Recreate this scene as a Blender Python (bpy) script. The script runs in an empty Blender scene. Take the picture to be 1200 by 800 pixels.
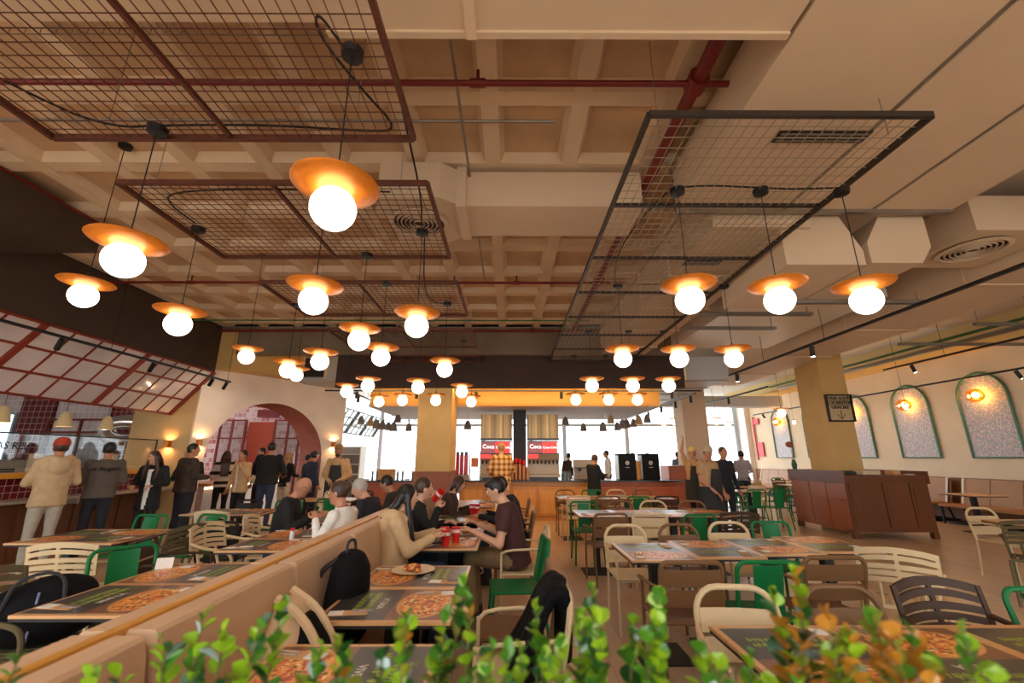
import bpy, bmesh, math, random
from mathutils import Vector, Matrix, Euler
from mathutils.bvhtree import BVHTree
random.seed(7)
S = bpy.context.scene
C = S.collection
PI = math.pi
def R(d): return math.radians(d)

# ------------------------------------------------------------------ camera
F = 500.0; EYE = 1.5; PITCH = math.atan(136/F)
cam_data = bpy.data.cameras.new('camera'); cam = bpy.data.objects.new('camera', cam_data)
C.objects.link(cam); S.camera = cam
cam.location = (0, 0, EYE); cam.rotation_euler = (PI/2+PITCH, 0, -0.004)
cam_data.sensor_width = 36; cam_data.lens = F/1200*36
cam_data.clip_start = 0.05; cam_data.clip_end = 300
cam_data.dof.use_dof = True; cam_data.dof.focus_distance = 5.0; cam_data.dof.aperture_fstop = 2.2
# ------------------------------------------------------------------ world, exposure
S.view_settings.view_transform = 'Standard'; S.view_settings.look = 'None'
S.view_settings.gamma = 1; S.view_settings.use_curve_mapping = False
S.view_settings.exposure = 1.86
W = bpy.data.worlds.new('sky'); S.world = W; W.use_nodes = True
bg = W.node_tree.nodes['Background']
bg.inputs[0].default_value = (0.93, 0.97, 1.0, 1); bg.inputs[1].default_value = 1.45

def _ray(u, v):
    a = (u-600)/F; b = (400-v)/F
    return Vector((a+.004, math.cos(PITCH)-b*math.sin(PITCH), math.sin(PITCH)+b*math.cos(PITCH)))
def Pz(u, v, z): d = _ray(u, v); t = (z-EYE)/d.z; return Vector((d.x*t, d.y*t, z))
def Py(u, v, y): d = _ray(u, v); t = y/d.y; return Vector((d.x*t, y, EYE+d.z*t))
def Px(u, v, x): d = _ray(u, v); t = x/d.x; return Vector((x, d.y*t, EYE+d.z*t))

# ------------------------------------------------------------------ materials
MATS = {}
def M(name, col, rough=.5, metal=0, var=0, scale=8, bump=0, emit=0, spec=.5, coat=0, col2=None, stretch=None, ecol=None):
    if name in MATS: return MATS[name]
    m = bpy.data.materials.new(name); m.use_nodes = True; MATS[name] = m
    nt = m.node_tree; b = nt.nodes['Principled BSDF']
    c = (*col, 1)
    b.inputs['Base Color'].default_value = c
    b.inputs['Roughness'].default_value = rough; b.inputs['Metallic'].default_value = metal
    b.inputs['Specular IOR Level'].default_value = spec
    if coat: b.inputs['Coat Weight'].default_value = coat; b.inputs['Coat Roughness'].default_value = .15
    if emit:
        b.inputs['Emission Color'].default_value = (*(ecol or col), 1); b.inputs['Emission Strength'].default_value = emit
    if var or bump:
        tc = nt.nodes.new('ShaderNodeTexCoord'); mp = nt.nodes.new('ShaderNodeMapping')
        nt.links.new(tc.outputs['Object'], mp.inputs[0])
        if stretch: mp.inputs['Scale'].default_value = stretch
        n = nt.nodes.new('ShaderNodeTexNoise'); n.inputs['Scale'].default_value = scale; n.inputs['Detail'].default_value = 5
        nt.links.new(mp.outputs[0], n.inputs['Vector'])
        if var:
            r = nt.nodes.new('ShaderNodeValToRGB')
            lo = tuple(x*(1-var) for x in col); hi = col2 or tuple(min(1, x*(1+var)) for x in col)
            r.color_ramp.elements[0].color = (*lo, 1); r.color_ramp.elements[1].color = (*hi, 1)
            r.color_ramp.elements[0].position = .3; r.color_ramp.elements[1].position = .7
            nt.links.new(n.outputs['Fac'], r.inputs[0]); nt.links.new(r.outputs[0], b.inputs['Base Color'])
        if bump:
            bp = nt.nodes.new('ShaderNodeBump'); bp.inputs['Strength'].default_value = bump; bp.inputs['Distance'].default_value = .02
            nt.links.new(n.outputs['Fac'], bp.inputs['Height']); nt.links.new(bp.outputs[0], b.inputs['Normal'])
    return m
def glassmat(name, tint=(1, 1, 1), gloss=.08, rough=.02):
    m = bpy.data.materials.new(name); m.use_nodes = True; MATS[name] = m; nt = m.node_tree; nt.nodes.clear()
    o = nt.nodes.new('ShaderNodeOutputMaterial'); mx = nt.nodes.new('ShaderNodeMixShader')
    t = nt.nodes.new('ShaderNodeBsdfTransparent'); t.inputs[0].default_value = (*tint, 1)
    g = nt.nodes.new('ShaderNodeBsdfGlossy'); g.inputs['Roughness'].default_value = rough
    mx.inputs[0].default_value = gloss
    nt.links.new(t.outputs[0], mx.inputs[1]); nt.links.new(g.outputs[0], mx.inputs[2]); nt.links.new(mx.outputs[0], o.inputs[0])
    return m
def tilemat(name, c1, c2, mortar, sx, sy, axis='XZ', rough=.25, msize=.04, off=0.0, var=.5):
    m = bpy.data.materials.new(name); m.use_nodes = True; MATS[name] = m; nt = m.node_tree; b = nt.nodes['Principled BSDF']
    tc = nt.nodes.new('ShaderNodeTexCoord'); sp = nt.nodes.new('ShaderNodeSeparateXYZ'); cb = nt.nodes.new('ShaderNodeCombineXYZ')
    nt.links.new(tc.outputs['Object'], sp.inputs[0])
    nt.links.new(sp.outputs[axis[0]], cb.inputs[0]); nt.links.new(sp.outputs[axis[1]], cb.inputs[1])
    br = nt.nodes.new('ShaderNodeTexBrick'); br.offset = off; br.inputs['Scale'].default_value = 1
    br.inputs['Color1'].default_value = (*c1, 1); br.inputs['Color2'].default_value = (*c2, 1); br.inputs['Mortar'].default_value = (*mortar, 1)
    br.inputs['Brick Width'].default_value = sx; br.inputs['Row Height'].default_value = sy; br.inputs['Mortar Size'].default_value = msize*sy
    br.inputs['Bias'].default_value = 0
    nt.links.new(cb.outputs[0], br.inputs['Vector']); nt.links.new(br.outputs['Color'], b.inputs['Base Color'])
    bp = nt.nodes.new('ShaderNodeBump'); bp.inputs['Strength'].default_value = .4; bp.inputs['Distance'].default_value = .004; bp.invert = True
    nt.links.new(br.outputs['Fac'], bp.inputs['Height']); nt.links.new(bp.outputs[0], b.inputs['Normal'])
    b.inputs['Roughness'].default_value = rough
    return m
def rampmat(name, stops, scale=10, kind='noise', rough=.5, detail=4, stretch=None, bump=0):
    m = bpy.data.materials.new(name); m.use_nodes = True; MATS[name] = m; nt = m.node_tree; b = nt.nodes['Principled BSDF']
    tc = nt.nodes.new('ShaderNodeTexCoord'); mp = nt.nodes.new('ShaderNodeMapping'); nt.links.new(tc.outputs['Object'], mp.inputs[0])
    if stretch: mp.inputs['Scale'].default_value = stretch
    if kind == 'noise':
        n = nt.nodes.new('ShaderNodeTexNoise'); n.inputs['Detail'].default_value = detail; out = n.outputs['Fac']
    else:
        n = nt.nodes.new('ShaderNodeTexVoronoi'); out = n.outputs['Color']
    n.inputs['Scale'].default_value = scale; nt.links.new(mp.outputs[0], n.inputs['Vector'])
    r = nt.nodes.new('ShaderNodeValToRGB'); r.color_ramp.interpolation = 'LINEAR' if kind == 'noise' else 'CONSTANT'
    while len(r.color_ramp.elements) < len(stops): r.color_ramp.elements.new(.5)
    for e, (p, c) in zip(r.color_ramp.elements, stops): e.position = p; e.color = (*c, 1)
    nt.links.new(out, r.inputs[0]); nt.links.new(r.outputs[0], b.inputs['Base Color']); b.inputs['Roughness'].default_value = rough
    if bump:
        bp = nt.nodes.new('ShaderNodeBump'); bp.inputs['Strength'].default_value = bump; bp.inputs['Distance'].default_value = .01
        nt.links.new(out, bp.inputs['Height']); nt.links.new(bp.outputs[0], b.inputs['Normal'])
    return m
def srgb(r, g, b):
    f = lambda c: (c/255/12.92 if c <= 10 else ((c/255+.055)/1.055)**2.4)
    return (f(r), f(g), f(b))

# ------------------------------------------------------------------ mesh builder
class MB:
    def __init__(s): s.v = []; s.f = []; s.m = []; s.cm = 0
    def mat(s, i): s.cm = i; return s
    def add(s, vs, fs):
        o = len(s.v); s.v += [tuple(p) for p in vs]
        for f in fs: s.f.append(tuple(i+o for i in f)); s.m.append(s.cm)
        return s
    def box(s, x0, x1, y0, y1, z0, z1, bev=0):
        if bev:
            b = bev; pts = []
            for z, i in ((z0, b), (z0+b, 0), (z1-b, 0), (z1, b)):
                pts.append([(x0+i+b*(i == 0)*0, y0+i, z), (x1-i, y0+i, z), (x1-i, y1-i, z), (x0+i, y1-i, z)])
            vs = [p for r in pts for p in r]; fs = [(3, 2, 1, 0), (12, 13, 14, 15)]
            for k in range(3):
                for j in range(4): fs.append((k*4+j, k*4+(j+1) % 4, k*4+4+(j+1) % 4, k*4+4+j))
            return s.add(vs, fs)
        return s.add([(x0, y0, z0), (x1, y0, z0), (x1, y1, z0), (x0, y1, z0), (x0, y0, z1), (x1, y0, z1), (x1, y1, z1), (x0, y1, z1)],
                     [(3, 2, 1, 0), (4, 5, 6, 7), (0, 1, 5, 4), (1, 2, 6, 5), (2, 3, 7, 6), (3, 0, 4, 7)])
    def obox(s, c, size, rot=None):
        x, y, z = (k/2 for k in size); o = len(s.v)
        s.box(-x, x, -y, y, -z, z); m = (rot.to_matrix() if isinstance(rot, Euler) else rot) if rot else Matrix.Identity(3)
        for i in range(o, len(s.v)): s.v[i] = tuple(m @ Vector(s.v[i]) + Vector(c))
        return s
    def tube(s, pts, r, n=6, closed=False):
        pts = [Vector(p) for p in pts]; k = len(pts); rs = r if isinstance(r, (list, tuple)) else [r]*k
        vs = []; up = None
        for i, p in enumerate(pts):
            a = pts[i-1] if (i or closed) else p; b = pts[(i+1) % k] if (i < k-1 or closed) else p
            d = (b-a); d = d.normalized() if d.length > 1e-9 else Vector((0, 0, 1))
            if up is None: up = Vector((0, 0, 1)) if abs(d.z) < .9 else Vector((0, 1, 0))
            x = d.cross(up)
            if x.length < 1e-4: x = d.cross(Vector((1, 0, 0)))
            x.normalize(); y = x.cross(d).normalized(); up = y
            for j in range(n):
                t = 2*PI*(j+.5)/n; vs.append(p + (x*math.cos(t)+y*math.sin(t))*rs[i])
        fs = []
        for i in range(k if closed else k-1):
            a = i*n; b = ((i+1) % k)*n
            for j in range(n): fs.append((a+j, b+j, b+(j+1) % n, a+(j+1) % n))
        if not closed: fs.append(tuple(range(n))); fs.append(tuple(reversed(range((k-1)*n, k*n))))
        return s.add(vs, fs)
    def lathe(s, prof, n=16, c=(0, 0, 0), cap=True):
        vs = []; fs = []; k = len(prof)
        for r, z in prof:
            for j in range(n): t = 2*PI*j/n; vs.append((c[0]+r*math.cos(t), c[1]+r*math.sin(t), c[2]+z))
        for i in range(k-1):
            for j in range(n): fs.append((i*n+j, i*n+(j+1) % n, (i+1)*n+(j+1) % n, (i+1)*n+j))
        if cap: fs.append(tuple(reversed(range(n)))); fs.append(tuple(range((k-1)*n, k*n)))
        return s.add(vs, fs)
    def sph(s, c, r, nu=12, nv=8, m=None):
        r = (r, r, r) if isinstance(r, (int, float)) else r; vs = []; fs = []
        c = Vector(c)
        for i in range(nv+1):
            ph = PI*i/nv
            for j in range(nu):
                t = 2*PI*j/nu; p = Vector((r[0]*math.sin(ph)*math.cos(t), r[1]*math.sin(ph)*math.sin(t), -r[2]*math.cos(ph)))
                vs.append((m @ p if m else p)+c)
        for i in range(nv):
            for j in range(nu): fs.append((i*nu+j, i*nu+(j+1) % nu, (i+1)*nu+(j+1) % nu, (i+1)*nu+j))
        return s.add(vs, fs)
    def loft(s, rings, n=14, m=None, o=(0, 0, 0)):      # rings: (cx,cy,z,rx,ry)
        vs = []; fs = []; o = Vector(o)
        for cx, cy, z, rx, ry in rings:
            for j in range(n):
                t = 2*PI*j/n; p = Vector((cx+rx*math.cos(t), cy+ry*math.sin(t), z)); vs.append((m @ p if m else p)+o)
        k = len(rings)
        for i in range(k-1):
            for j in range(n): fs.append((i*n+j, i*n+(j+1) % n, (i+1)*n+(j+1) % n, (i+1)*n+j))
        fs.append(tuple(reversed(range(n)))); fs.append(tuple(range((k-1)*n, k*n)))
        return s.add(vs, fs)
    def prism(s, poly, h, m=None):                      # poly (x,y) ccw, extruded 0..h in z, then matrix
        k = len(poly); vs = [Vector((x, y, 0)) for x, y in poly]+[Vector((x, y, h)) for x, y in poly]
        if m: vs = [m @ p for p in vs]
        fs = [tuple(reversed(range(k))), tuple(range(k, 2*k))]+[(i, (i+1) % k, k+(i+1) % k, k+i) for i in range(k)]
        return s.add(vs, fs)
    def quad(s, *p): return s.add(p, [tuple(range(len(p)))])
    def build(s, name, mats, parent=None, smooth=True, loc=None, rot=None, ang=35):
        me = bpy.data.meshes.new(name); me.from_pydata([tuple(p) for p in s.v], [], s.f); me.update()
        for m in (mats if isinstance(mats, (list, tuple)) else [mats]): me.materials.append(m)
        if len(me.materials) > 1: me.polygons.foreach_set('material_index', s.m)
        if smooth:
            me.polygons.foreach_set('use_smooth', [True]*len(me.polygons)); me.set_sharp_from_angle(angle=R(ang))
        return link(name, me, parent, loc, rot)
def link(name, me, parent=None, loc=None, rot=None):
    o = bpy.data.objects.new(name, me); C.objects.link(o)
    if parent: o.parent = parent
    if loc is not None: o.location = loc
    if rot is not None: o.rotation_euler = rot
    return o
def empty(name, loc=(0, 0, 0), rz=0):
    o = bpy.data.objects.new(name, None); C.objects.link(o); o.location = loc; o.rotation_euler = (0, 0, rz); o.empty_display_size = .1
    return o
def tag(o, label, cat, group=None):
    o['label'] = label; o['category'] = cat
    if group: o['group'] = group
    return o
def struct(o): o['kind'] = 'structure'; return o
def stuff(o): o['kind'] = 'stuff'; return o
def dup(root, loc, rz=None, label=None, group=None, parent=None):
    r = root.copy(); C.objects.link(r); r.location = loc
    if rz is not None: r.rotation_euler = (0, 0, rz)
    if parent: r.parent = parent
    if label: r['label'] = label
    if group: r['group'] = group
    for ch in list(root.children):
        c = ch.copy(); C.objects.link(c); c.parent = r
        for g in list(ch.children):
            d = g.copy(); C.objects.link(d); d.parent = c
    return r
def arc(cx, cy, r, a0, a1, n):
    return [(cx+r*math.cos(R(a0+(a1-a0)*i/n)), cy+r*math.sin(R(a0+(a1-a0)*i/n))) for i in range(n+1)]
def smoothpath(pts, it=2):
    pts = [Vector(p) for p in pts]
    for _ in range(it):
        q = [pts[0]]
        for a, b in zip(pts, pts[1:]): q += [a*.75+b*.25, a*.25+b*.75]
        q.append(pts[-1]); pts = q
    return pts
def textmesh(txt, size, depth=.002):
    c = bpy.data.curves.new('lettering', 'FONT'); c.body = txt; c.size = size; c.extrude = depth; c.align_x = 'CENTER'; c.align_y = 'CENTER'; c.resolution_u = 2
    o = bpy.data.objects.new('lettering', c); C.objects.link(o)
    dg = bpy.context.evaluated_depsgraph_get(); dg.update()
    me = bpy.data.meshes.new_from_object(o.evaluated_get(dg)); bpy.data.objects.remove(o); return me
def lettering(txt, size, mat, parent=None, loc=(0, 0, 0), rot=(0, 0, 0), depth=.002, name='lettering'):
    me = textmesh(txt, size, depth); me.materials.clear(); me.materials.append(mat)
    return link(name, me, parent, loc, rot)

# palette
tan = M('painted_concrete', srgb(222, 196, 164), .85, var=.10, scale=1.3, bump=.15)
coffm = M('raw_concrete', srgb(202, 168, 132), .9, var=.18, scale=1.7, bump=.2)
ductw = M('duct_paint', srgb(218, 192, 162), .6, var=.05, scale=1.2)
ductg = M('galvanised', srgb(150, 142, 132), .4, .6, var=.1, scale=4)
darkb = M('dark_brown_paint', srgb(66, 50, 38), .8, var=.12, scale=1.5)
rust = M('rust_steel', srgb(98, 52, 36), .6, .3, var=.2, scale=20)
blackm = M('black_metal', srgb(28, 28, 30), .45, .3)
redp = M('red_pipe', srgb(116, 26, 22), .45, var=.1, scale=10)
greenp = M('green_pipe', srgb(70, 110, 60), .5)
plaster = M('plaster', srgb(226, 210, 190), .85, var=.07, scale=2.5, bump=.1)
colm = M('column_plaster', srgb(212, 172, 108), .85, var=.08, scale=2.2, bump=.08)
copper = M('brushed_copper', srgb(218, 126, 34), .42, .3, var=.3, scale=6, stretch=(1, 1, 12))
globem = M('opal_globe', (1, .93, .84), .3, emit=2.3, ecol=(1, .84, .66))
white = M('white_paint', srgb(235, 232, 226), .6)
# ================================================================== SHELL
CEIL = 4.4
# floor --------------------------------------------------------------
fm = bpy.data.materials.new('vinyl_wood_floor'); fm.use_nodes = True
nt = fm.node_tree; b = nt.nodes['Principled BSDF']
tc = nt.nodes.new('ShaderNodeTexCoord'); mp = nt.nodes.new('ShaderNodeMapping'); nt.links.new(tc.outputs['Object'], mp.inputs[0]); mp.inputs['Rotation'].default_value = (0, 0, PI/2)
br = nt.nodes.new('ShaderNodeTexBrick'); br.inputs['Scale'].default_value = 1; br.inputs['Brick Width'].default_value = 1.3; br.inputs['Row Height'].default_value = .19
br.inputs['Mortar Size'].default_value = .0015; br.inputs['Color1'].default_value = (*srgb(226, 192, 156), 1); br.inputs['Color2'].default_value = (*srgb(212, 176, 140), 1); br.inputs['Mortar'].default_value = (*srgb(140, 100, 68), 1)
nt.links.new(mp.outputs[0], br.inputs['Vector'])
nz = nt.nodes.new('ShaderNodeTexNoise'); nz.inputs['Scale'].default_value = 3; nz.inputs['Detail'].default_value = 6
mp2 = nt.nodes.new('ShaderNodeMapping'); mp2.inputs['Scale'].default_value = (6, .7, 1); nt.links.new(tc.outputs['Object'], mp2.inputs[0]); nt.links.new(mp2.outputs[0], nz.inputs['Vector'])
mx = nt.nodes.new('ShaderNodeMix'); mx.data_type = 'RGBA'; mx.blend_type = 'MULTIPLY'; mx.inputs[0].default_value = .22
nt.links.new(br.outputs['Color'], mx.inputs[6]); nt.links.new(nz.outputs['Color'], mx.inputs[7]); nt.links.new(mx.outputs[2], b.inputs['Base Color'])
b.inputs['Roughness'].default_value = .28; b.inputs['Specular IOR Level'].default_value = .5
struct(MB().box(-16, 13, -4, 21.4, -.06, 0).build('floor', fm, smooth=False))
struct(MB().box(-40, 40, 21.6, 70, -.3, -.1).build('terrace_ground', M('terrace', srgb(215, 212, 205), .8), smooth=False))

# waffle ceiling -----------------------------------------------------
PX_, PY_ = .78, .89; x0r = -.18-.78*8; nX = 11; y0r = 2.92-.89*5; nY = 13
ribw = .15
cmb = MB()
for i in range(nX+1):
    x = x0r+i*PX_; cmb.box(x-ribw/2, x+ribw/2, y0r-.1, 9.4, CEIL, CEIL+.30)
for j in range(nY+1):
    y = y0r+j*PY_
    for i in range(nX):
        x = x0r+i*PX_; cmb.box(x+ribw/2, x+PX_-ribw/2, y-ribw/2, min(9.4, y+ribw/2), CEIL+.005, CEIL+.30)
ceiling = struct(cmb.build('ceiling', tan, smooth=False))
w, d = (PX_-ribw)/2, (PY_-ribw)/2
cf = MB(); k = .045; hh = .09
bot = [(-w, -d, 0), (w, -d, 0), (w, d, 0), (-w, d, 0)]; top = [(-w+k, -d+k, hh), (w-k, -d+k, hh), (w-k, d-k, hh), (-w+k, d-k, hh)]
cf.mat(0).add(bot+top, [(0, 4, 5, 1), (1, 5, 6, 2), (2, 6, 7, 3), (3, 7, 4, 0)])
cf.mat(1).add(top, [(0, 3, 2, 1)])
cf.mat(0).add([(-w, -d, hh+.05), (w, -d, hh+.05), (w, d, hh+.05), (-w, d, hh+.05)], [(0, 1, 2, 3)])
coffer = None
for i in range(nX):
    for j in range(nY):
        p = (x0r+(i+.5)*PX_, y0r+(j+.5)*PY_, CEIL+.012)
        if coffer is None: coffer = cf.build('coffer', [tan, coffm], ceiling, smooth=False, loc=p)
        else: link('coffer', coffer.data, ceiling, p)
# flat slab over the rest (right wing, far hall, kitchen)
slabm = M('slab_paint', srgb(205, 188, 168), .85, var=.08, scale=1)
xr = x0r+nX*PX_+.1
struct(MB().box(xr, 13, -4, 9.4, CEIL, CEIL+.3).build('ceiling_slab_right', slabm, smooth=False))
struct(MB().box(-16, 13, 9.4, 21.6, CEIL, CEIL+.3).build('ceiling_slab_far', M('slab_white', srgb(214, 212, 208), .8), smooth=False))
struct(MB().box(-16, x0r-.1, -4, 9.4, CEIL, CEIL+.3).build('ceiling_slab_kitchen', slabm, smooth=False))

# left soffit over the kitchen ----------------------------------------
struct(MB().box(-6.72, -6.6, -2, 9.4, 3.34, CEIL).build('wall_kitchen_soffit', darkb, smooth=False))
duct = tag(empty('ceiling_duct', (-5.75, 3.2, 4.0)), 'dark brown boxed duct with round diffuser against the dark soffit', 'duct')
MB().box(-.85, .5, -3.2, 1.75, 0, .39).build('casing', darkb, duct, smooth=False)
MB().lathe([(.34, .012), (.36, -.02), (.31, -.03), (.30, .012)], 28, cap=False).build('diffuser_rim', white, duct, loc=(-.1, -.35, -.012))
for k in range(4): MB().lathe([(.28-k*.06, 0), (.262-k*.06, -.02), (.25-k*.06, -.02), (.268-k*.06, 0)], 24, cap=False).build('diffuser_ring', white, duct, loc=(-.1, -.35, -.012))
MB().box(.505, .515, .2, 1.7, .36, .39).build('red_strip', redp, duct, smooth=False)

# kitchen shell ---------------------------------------------------------
redt = tilemat('red_wall_tile', srgb(120, 30, 34), srgb(100, 24, 30), srgb(190, 150, 140), .16, .16, 'XZ', .2, .05)
pinkt = tilemat('pale_wall_tile', srgb(226, 208, 208), srgb(210, 188, 192), srgb(240, 232, 228), .16, .16, 'XZ', .25, .06)
whitet = tilemat('white_wall_tile', srgb(225, 220, 216), srgb(214, 205, 204), srgb(190, 180, 178), .15, .15, 'XZ', .25, .04)
checkt = tilemat('pink_check_tile', srgb(236, 220, 218), srgb(196, 110, 112), srgb(240, 232, 228), .15, .15, 'XZ', .25, .05, off=.5)
struct(MB().box(-16, -8.6, 12, 12.15, 0, CEIL).build('wall_kitchen_back', pinkt, smooth=False))
struct(MB().box(-16.1, -16, -4, 12.1, 0, CEIL).build('wall_kitchen_side', tilemat('white_side_tile', srgb(225, 220, 216), srgb(214, 205, 204), srgb(190, 180, 178), .15, .15, 'YZ', .25, .04), smooth=False))
struct(MB().box(-8.2, -6.78, 9.42, 9.6, 0, 3.34).build('wall_kitchen_end', M('ochre_plaster', srgb(206, 170, 118), .85, var=.08, scale=2), smooth=False))
# angled wall with the big arch ------------------------------------------
A = Vector((-6.8, 9.36, 0)); wd = Vector((.6, .8, 0)); wn = Vector((-.8, .6, 0))
mw = Matrix(((wd.x, 0, wn.x, A.x), (wd.y, 0, wn.y, A.y), (0, 1, 0, 0), (0, 0, 0, 1)))  # (s, z, depth)
s0, s1, ztop, L, zs, TH = .28, 2.98, 3.42, 3.55, 1.45, 1.1
rr = (s1-s0)/2
inn = [(s1, 0), (s1, zs)]+[(s0+rr+rr*math.cos(PI*i/24), zs+rr*math.sin(PI*i/24)) for i in range(1, 24)]+[(s0, zs), (s0, 0)]
aw = MB()
def archface(dep, flip):
    pts = [mw @ Vector((x, z, dep)) for x, z in inn]
    n = len(inn)
    outer = []
    for i, (x, z) in enumerate(inn):
        if i < 2: outer.append((L, z))
        elif i >= n-2: outer.append((0, z))
        else:
            a = PI*(i-1)/24
            if a < PI/4: outer.append((L, zs+(ztop-zs)*math.tan(a)))
            elif a > 3*PI/4: outer.append((0, zs+(ztop-zs)*math.tan(PI-a)))
            else:
                t = (a-PI/4)/(PI/2); outer.append((L*(1-t), ztop))
    vs = pts+[mw @ Vector((x, z, dep)) for x, z in outer]
    fs = [((i, i+1, n+i+1, n+i) if flip else (n+i, n+i+1, i+1, i)) for i in range(n-1)]
    aw.add(vs, fs)
aw.mat(0); archface(0, True); archface(TH, False)
q = lambda x, z, dd: mw @ Vector((x, z, dd))
aw.add([q(0, 0, 0), q(0, 0, TH), q(0, ztop, TH), q(0, ztop, 0)], [(0, 1, 2, 3)]); aw.add([q(L, 0, 0), q(L, 0, TH), q(L, ztop, TH), q(L, ztop, 0)], [(3, 2, 1, 0)])
aw.add([q(0, ztop, 0), q(0, ztop, TH), q(L, ztop, TH), q(L, ztop, 0)], [(0, 1, 2, 3)])
aw.mat(1)
for (x, z), (x2, z2) in zip(inn, inn[1:]): aw.add([q(x, z, 0), q(x2, z2, 0), q(x2, z2, TH), q(x, z, TH)], [(0, 1, 2, 3)])
terra = M('terracotta_paint', srgb(168, 84, 58), .7, var=.12, scale=3)
struct(aw.build('wall_arch', [M('mottled_plaster', srgb(240, 224, 208), .85, var=.08, scale=1.6, bump=.15), terra], smooth=True, ang=30))
# lit recess above it
tanbox = M('ochre_paint', srgb(206, 168, 104), .8, var=.05, scale=2)
struct(MB().box(-7.0, -6.0, 10.3, 10.5, 3.44, CEIL).build('trim_1', tanbox, smooth=False))
struct(MB().prism([(-6.85, 9.4), (-6.25, 9.4), (-4.9, 11.0), (-5.5, 11.4)], .85, Matrix.Translation((0, 0, 3.42))).build('trim_2', tanbox, smooth=False))
# behind the arch
struct(MB().box(-16, -6.2, 15, 15.15, 0, CEIL).build('wall_arch_back', checkt, smooth=False))

# back bulkhead ------------------------------------------------------
struct(MB().box(-6.6, 4.0, 9.42, 9.62, 3.76, CEIL).build('trim_3', M('grey_concrete', srgb(128, 112, 92), .9, var=.2, scale=1.5, bump=.2), smooth=False))
struct(MB().box(-3.95, 3.95, 9.55, 9.75, 3.03, 3.76).build('trim_4', M('plum_brown_paint', srgb(62, 42, 34), .8, var=.1, scale=2), smooth=False))
struct(MB().box(-3.5, 3.75, 10.7, 10.9, 2.74, 3.5).build('trim_5', M('amber_lit_wood', srgb(226, 168, 84), .5, var=.08, scale=4, stretch=(.4, 1, 6)), smooth=False))  # yellow of the warm cove light put into the beam colour
struct(MB().box(-3.6, 3.8, 10.9, 14.6, 2.74, 2.82).build('ceiling_bar', M('bar_soffit', srgb(205, 206, 212), .7), smooth=False))
strip = tag(MB().box(-3.4, 3.65, 9.80, 9.86, 3.10, 3.13).build('light_strip', M('warm_strip', (1, .75, .4), emit=14, ecol=(1, .62, .22)), smooth=False), 'warm linear strip light hidden behind the brown fascia', 'light strip')

# right wall -----------------------------------------------------------
wallr = struct(MB().box(11.2, 11.35, -4, 20.2, 0, CEIL).build('wall_right', M('cream_plaster', srgb(232, 212, 184), .85, var=.05, scale=1.5, bump=.08), smooth=False))
struct(MB().box(11.17, 11.2, -4, 20.2, 0, 1.02).build('baseboard_right', M('walnut_dado', srgb(140, 92, 56), .5, var=.15, scale=4, stretch=(1, .5, 5)), smooth=False))
struct(MB().box(10.2, 11.2, -4, 20.2, 3.98, CEIL).build('trim_6', M('ochre_soffit', srgb(214, 188, 130), .85), smooth=False))
rear = struct(empty('window_rear_added', (0, -4, 0)))      # unseen shop front behind the camera, added to let in daylight
RX = [-16, -12, -8, -4, 0, 4, 8, 11.2]; framd = M('front_frame', srgb(60, 58, 56), .5, .3); glass = glassmat('window_glass', (.97, .99, 1), .06)
for x in RX: MB().box(x-.06, x+.06, -.06, .06, 0, CEIL).build('mullion', framd, rear, smooth=False)
for a, c in zip(RX, RX[1:]):
    for z in (0, 2.9, CEIL-.12): MB().box(a+.06, c-.06, -.05, .05, z, z+.12).build('transom', framd, rear, smooth=False)
    MB().box(a+.06, c-.06, -.01, .01, .12, 2.9).build('pane', glass, rear, smooth=False); MB().box(a+.06, c-.06, -.02, .02, 3.02, CEIL-.12).build('spandrel', plaster, rear, smooth=False)  # solid spandrel above the glass added to cut the rear daylight
struct(MB().box(-40, 40, -40, -4.2, -.3, -.1).build('street_ground', M('street_paving', srgb(190, 180, 168), .8), smooth=False))

# far glass front -----------------------------------------------------
frame = M('pale_aluminium', srgb(190, 200, 208), .4, .4)
WX = [-11, -8.6, -6.2, -3.8, -1.3, 1.0, 2.6, 5.6, 8.3, 10.9]
wroot = struct(empty('window_1', (0, 21, 0)))
for x in WX: MB().box(x-.09, x+.09, -.08, .08, 0, CEIL).build('mullion', frame, wroot, smooth=False)
for a, c in zip(WX, WX[1:]):
    for z in (.05, 2.95): MB().box(a+.09, c-.09, -.06, .06, z, z+.12).build('transom', frame, wroot, smooth=False)
    MB().box(a+.09, c-.09, -.01, .01, .17, 2.95).build('pane', glass, wroot, smooth=False)
    MB().box(a+.09, c-.09, -.01, .01, 3.07, CEIL).build('pane', glass, wroot, smooth=False)
struct(MB().box(10.99, 13, 20.2, 21.1, 0, CEIL).build('wall_corner', white, smooth=False))
struct(MB().box(-16, -11.1, 20.9, 21.1, 0, CEIL).build('wall_far_left', white, smooth=False))

# columns ------------------------------------------------------------
dado = M('dado_brown', srgb(146, 84, 54), .6, var=.1, scale=4)
c1 = struct(empty('column_1', (-1.70, 10.2, 0)))
MB().box(-.38, .38, -.5, .5, 1.2, 3.76).build('shaft', colm, c1, smooth=False)
MB().box(-.40, .40, -.52, .52, 0, 1.18).build('dado_panel', dado, c1, smooth=False)
MB().box(-.42, .42, -.54, .54, 1.18, 1.21).build('dado_rail', dado, c1, smooth=False)
c2 = struct(empty('column_2', (7.28, 9.9, 0)))
MB().box(-.29, .29, -.4, .4, 0, CEIL).build('shaft', colm, c2, smooth=False)
c3 = struct(empty('column_3', (5.55, 13.3, 0)))
MB().box(-.36, .36, -.35, .35, 1.25, CEIL).build('shaft', M('column_plaster_pale', srgb(216, 190, 160), .85), c3, smooth=False)
MB().box(-.38, .38, -.37, .37, 0, 1.25).build('dado_panel', dado, c3, smooth=False)
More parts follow.
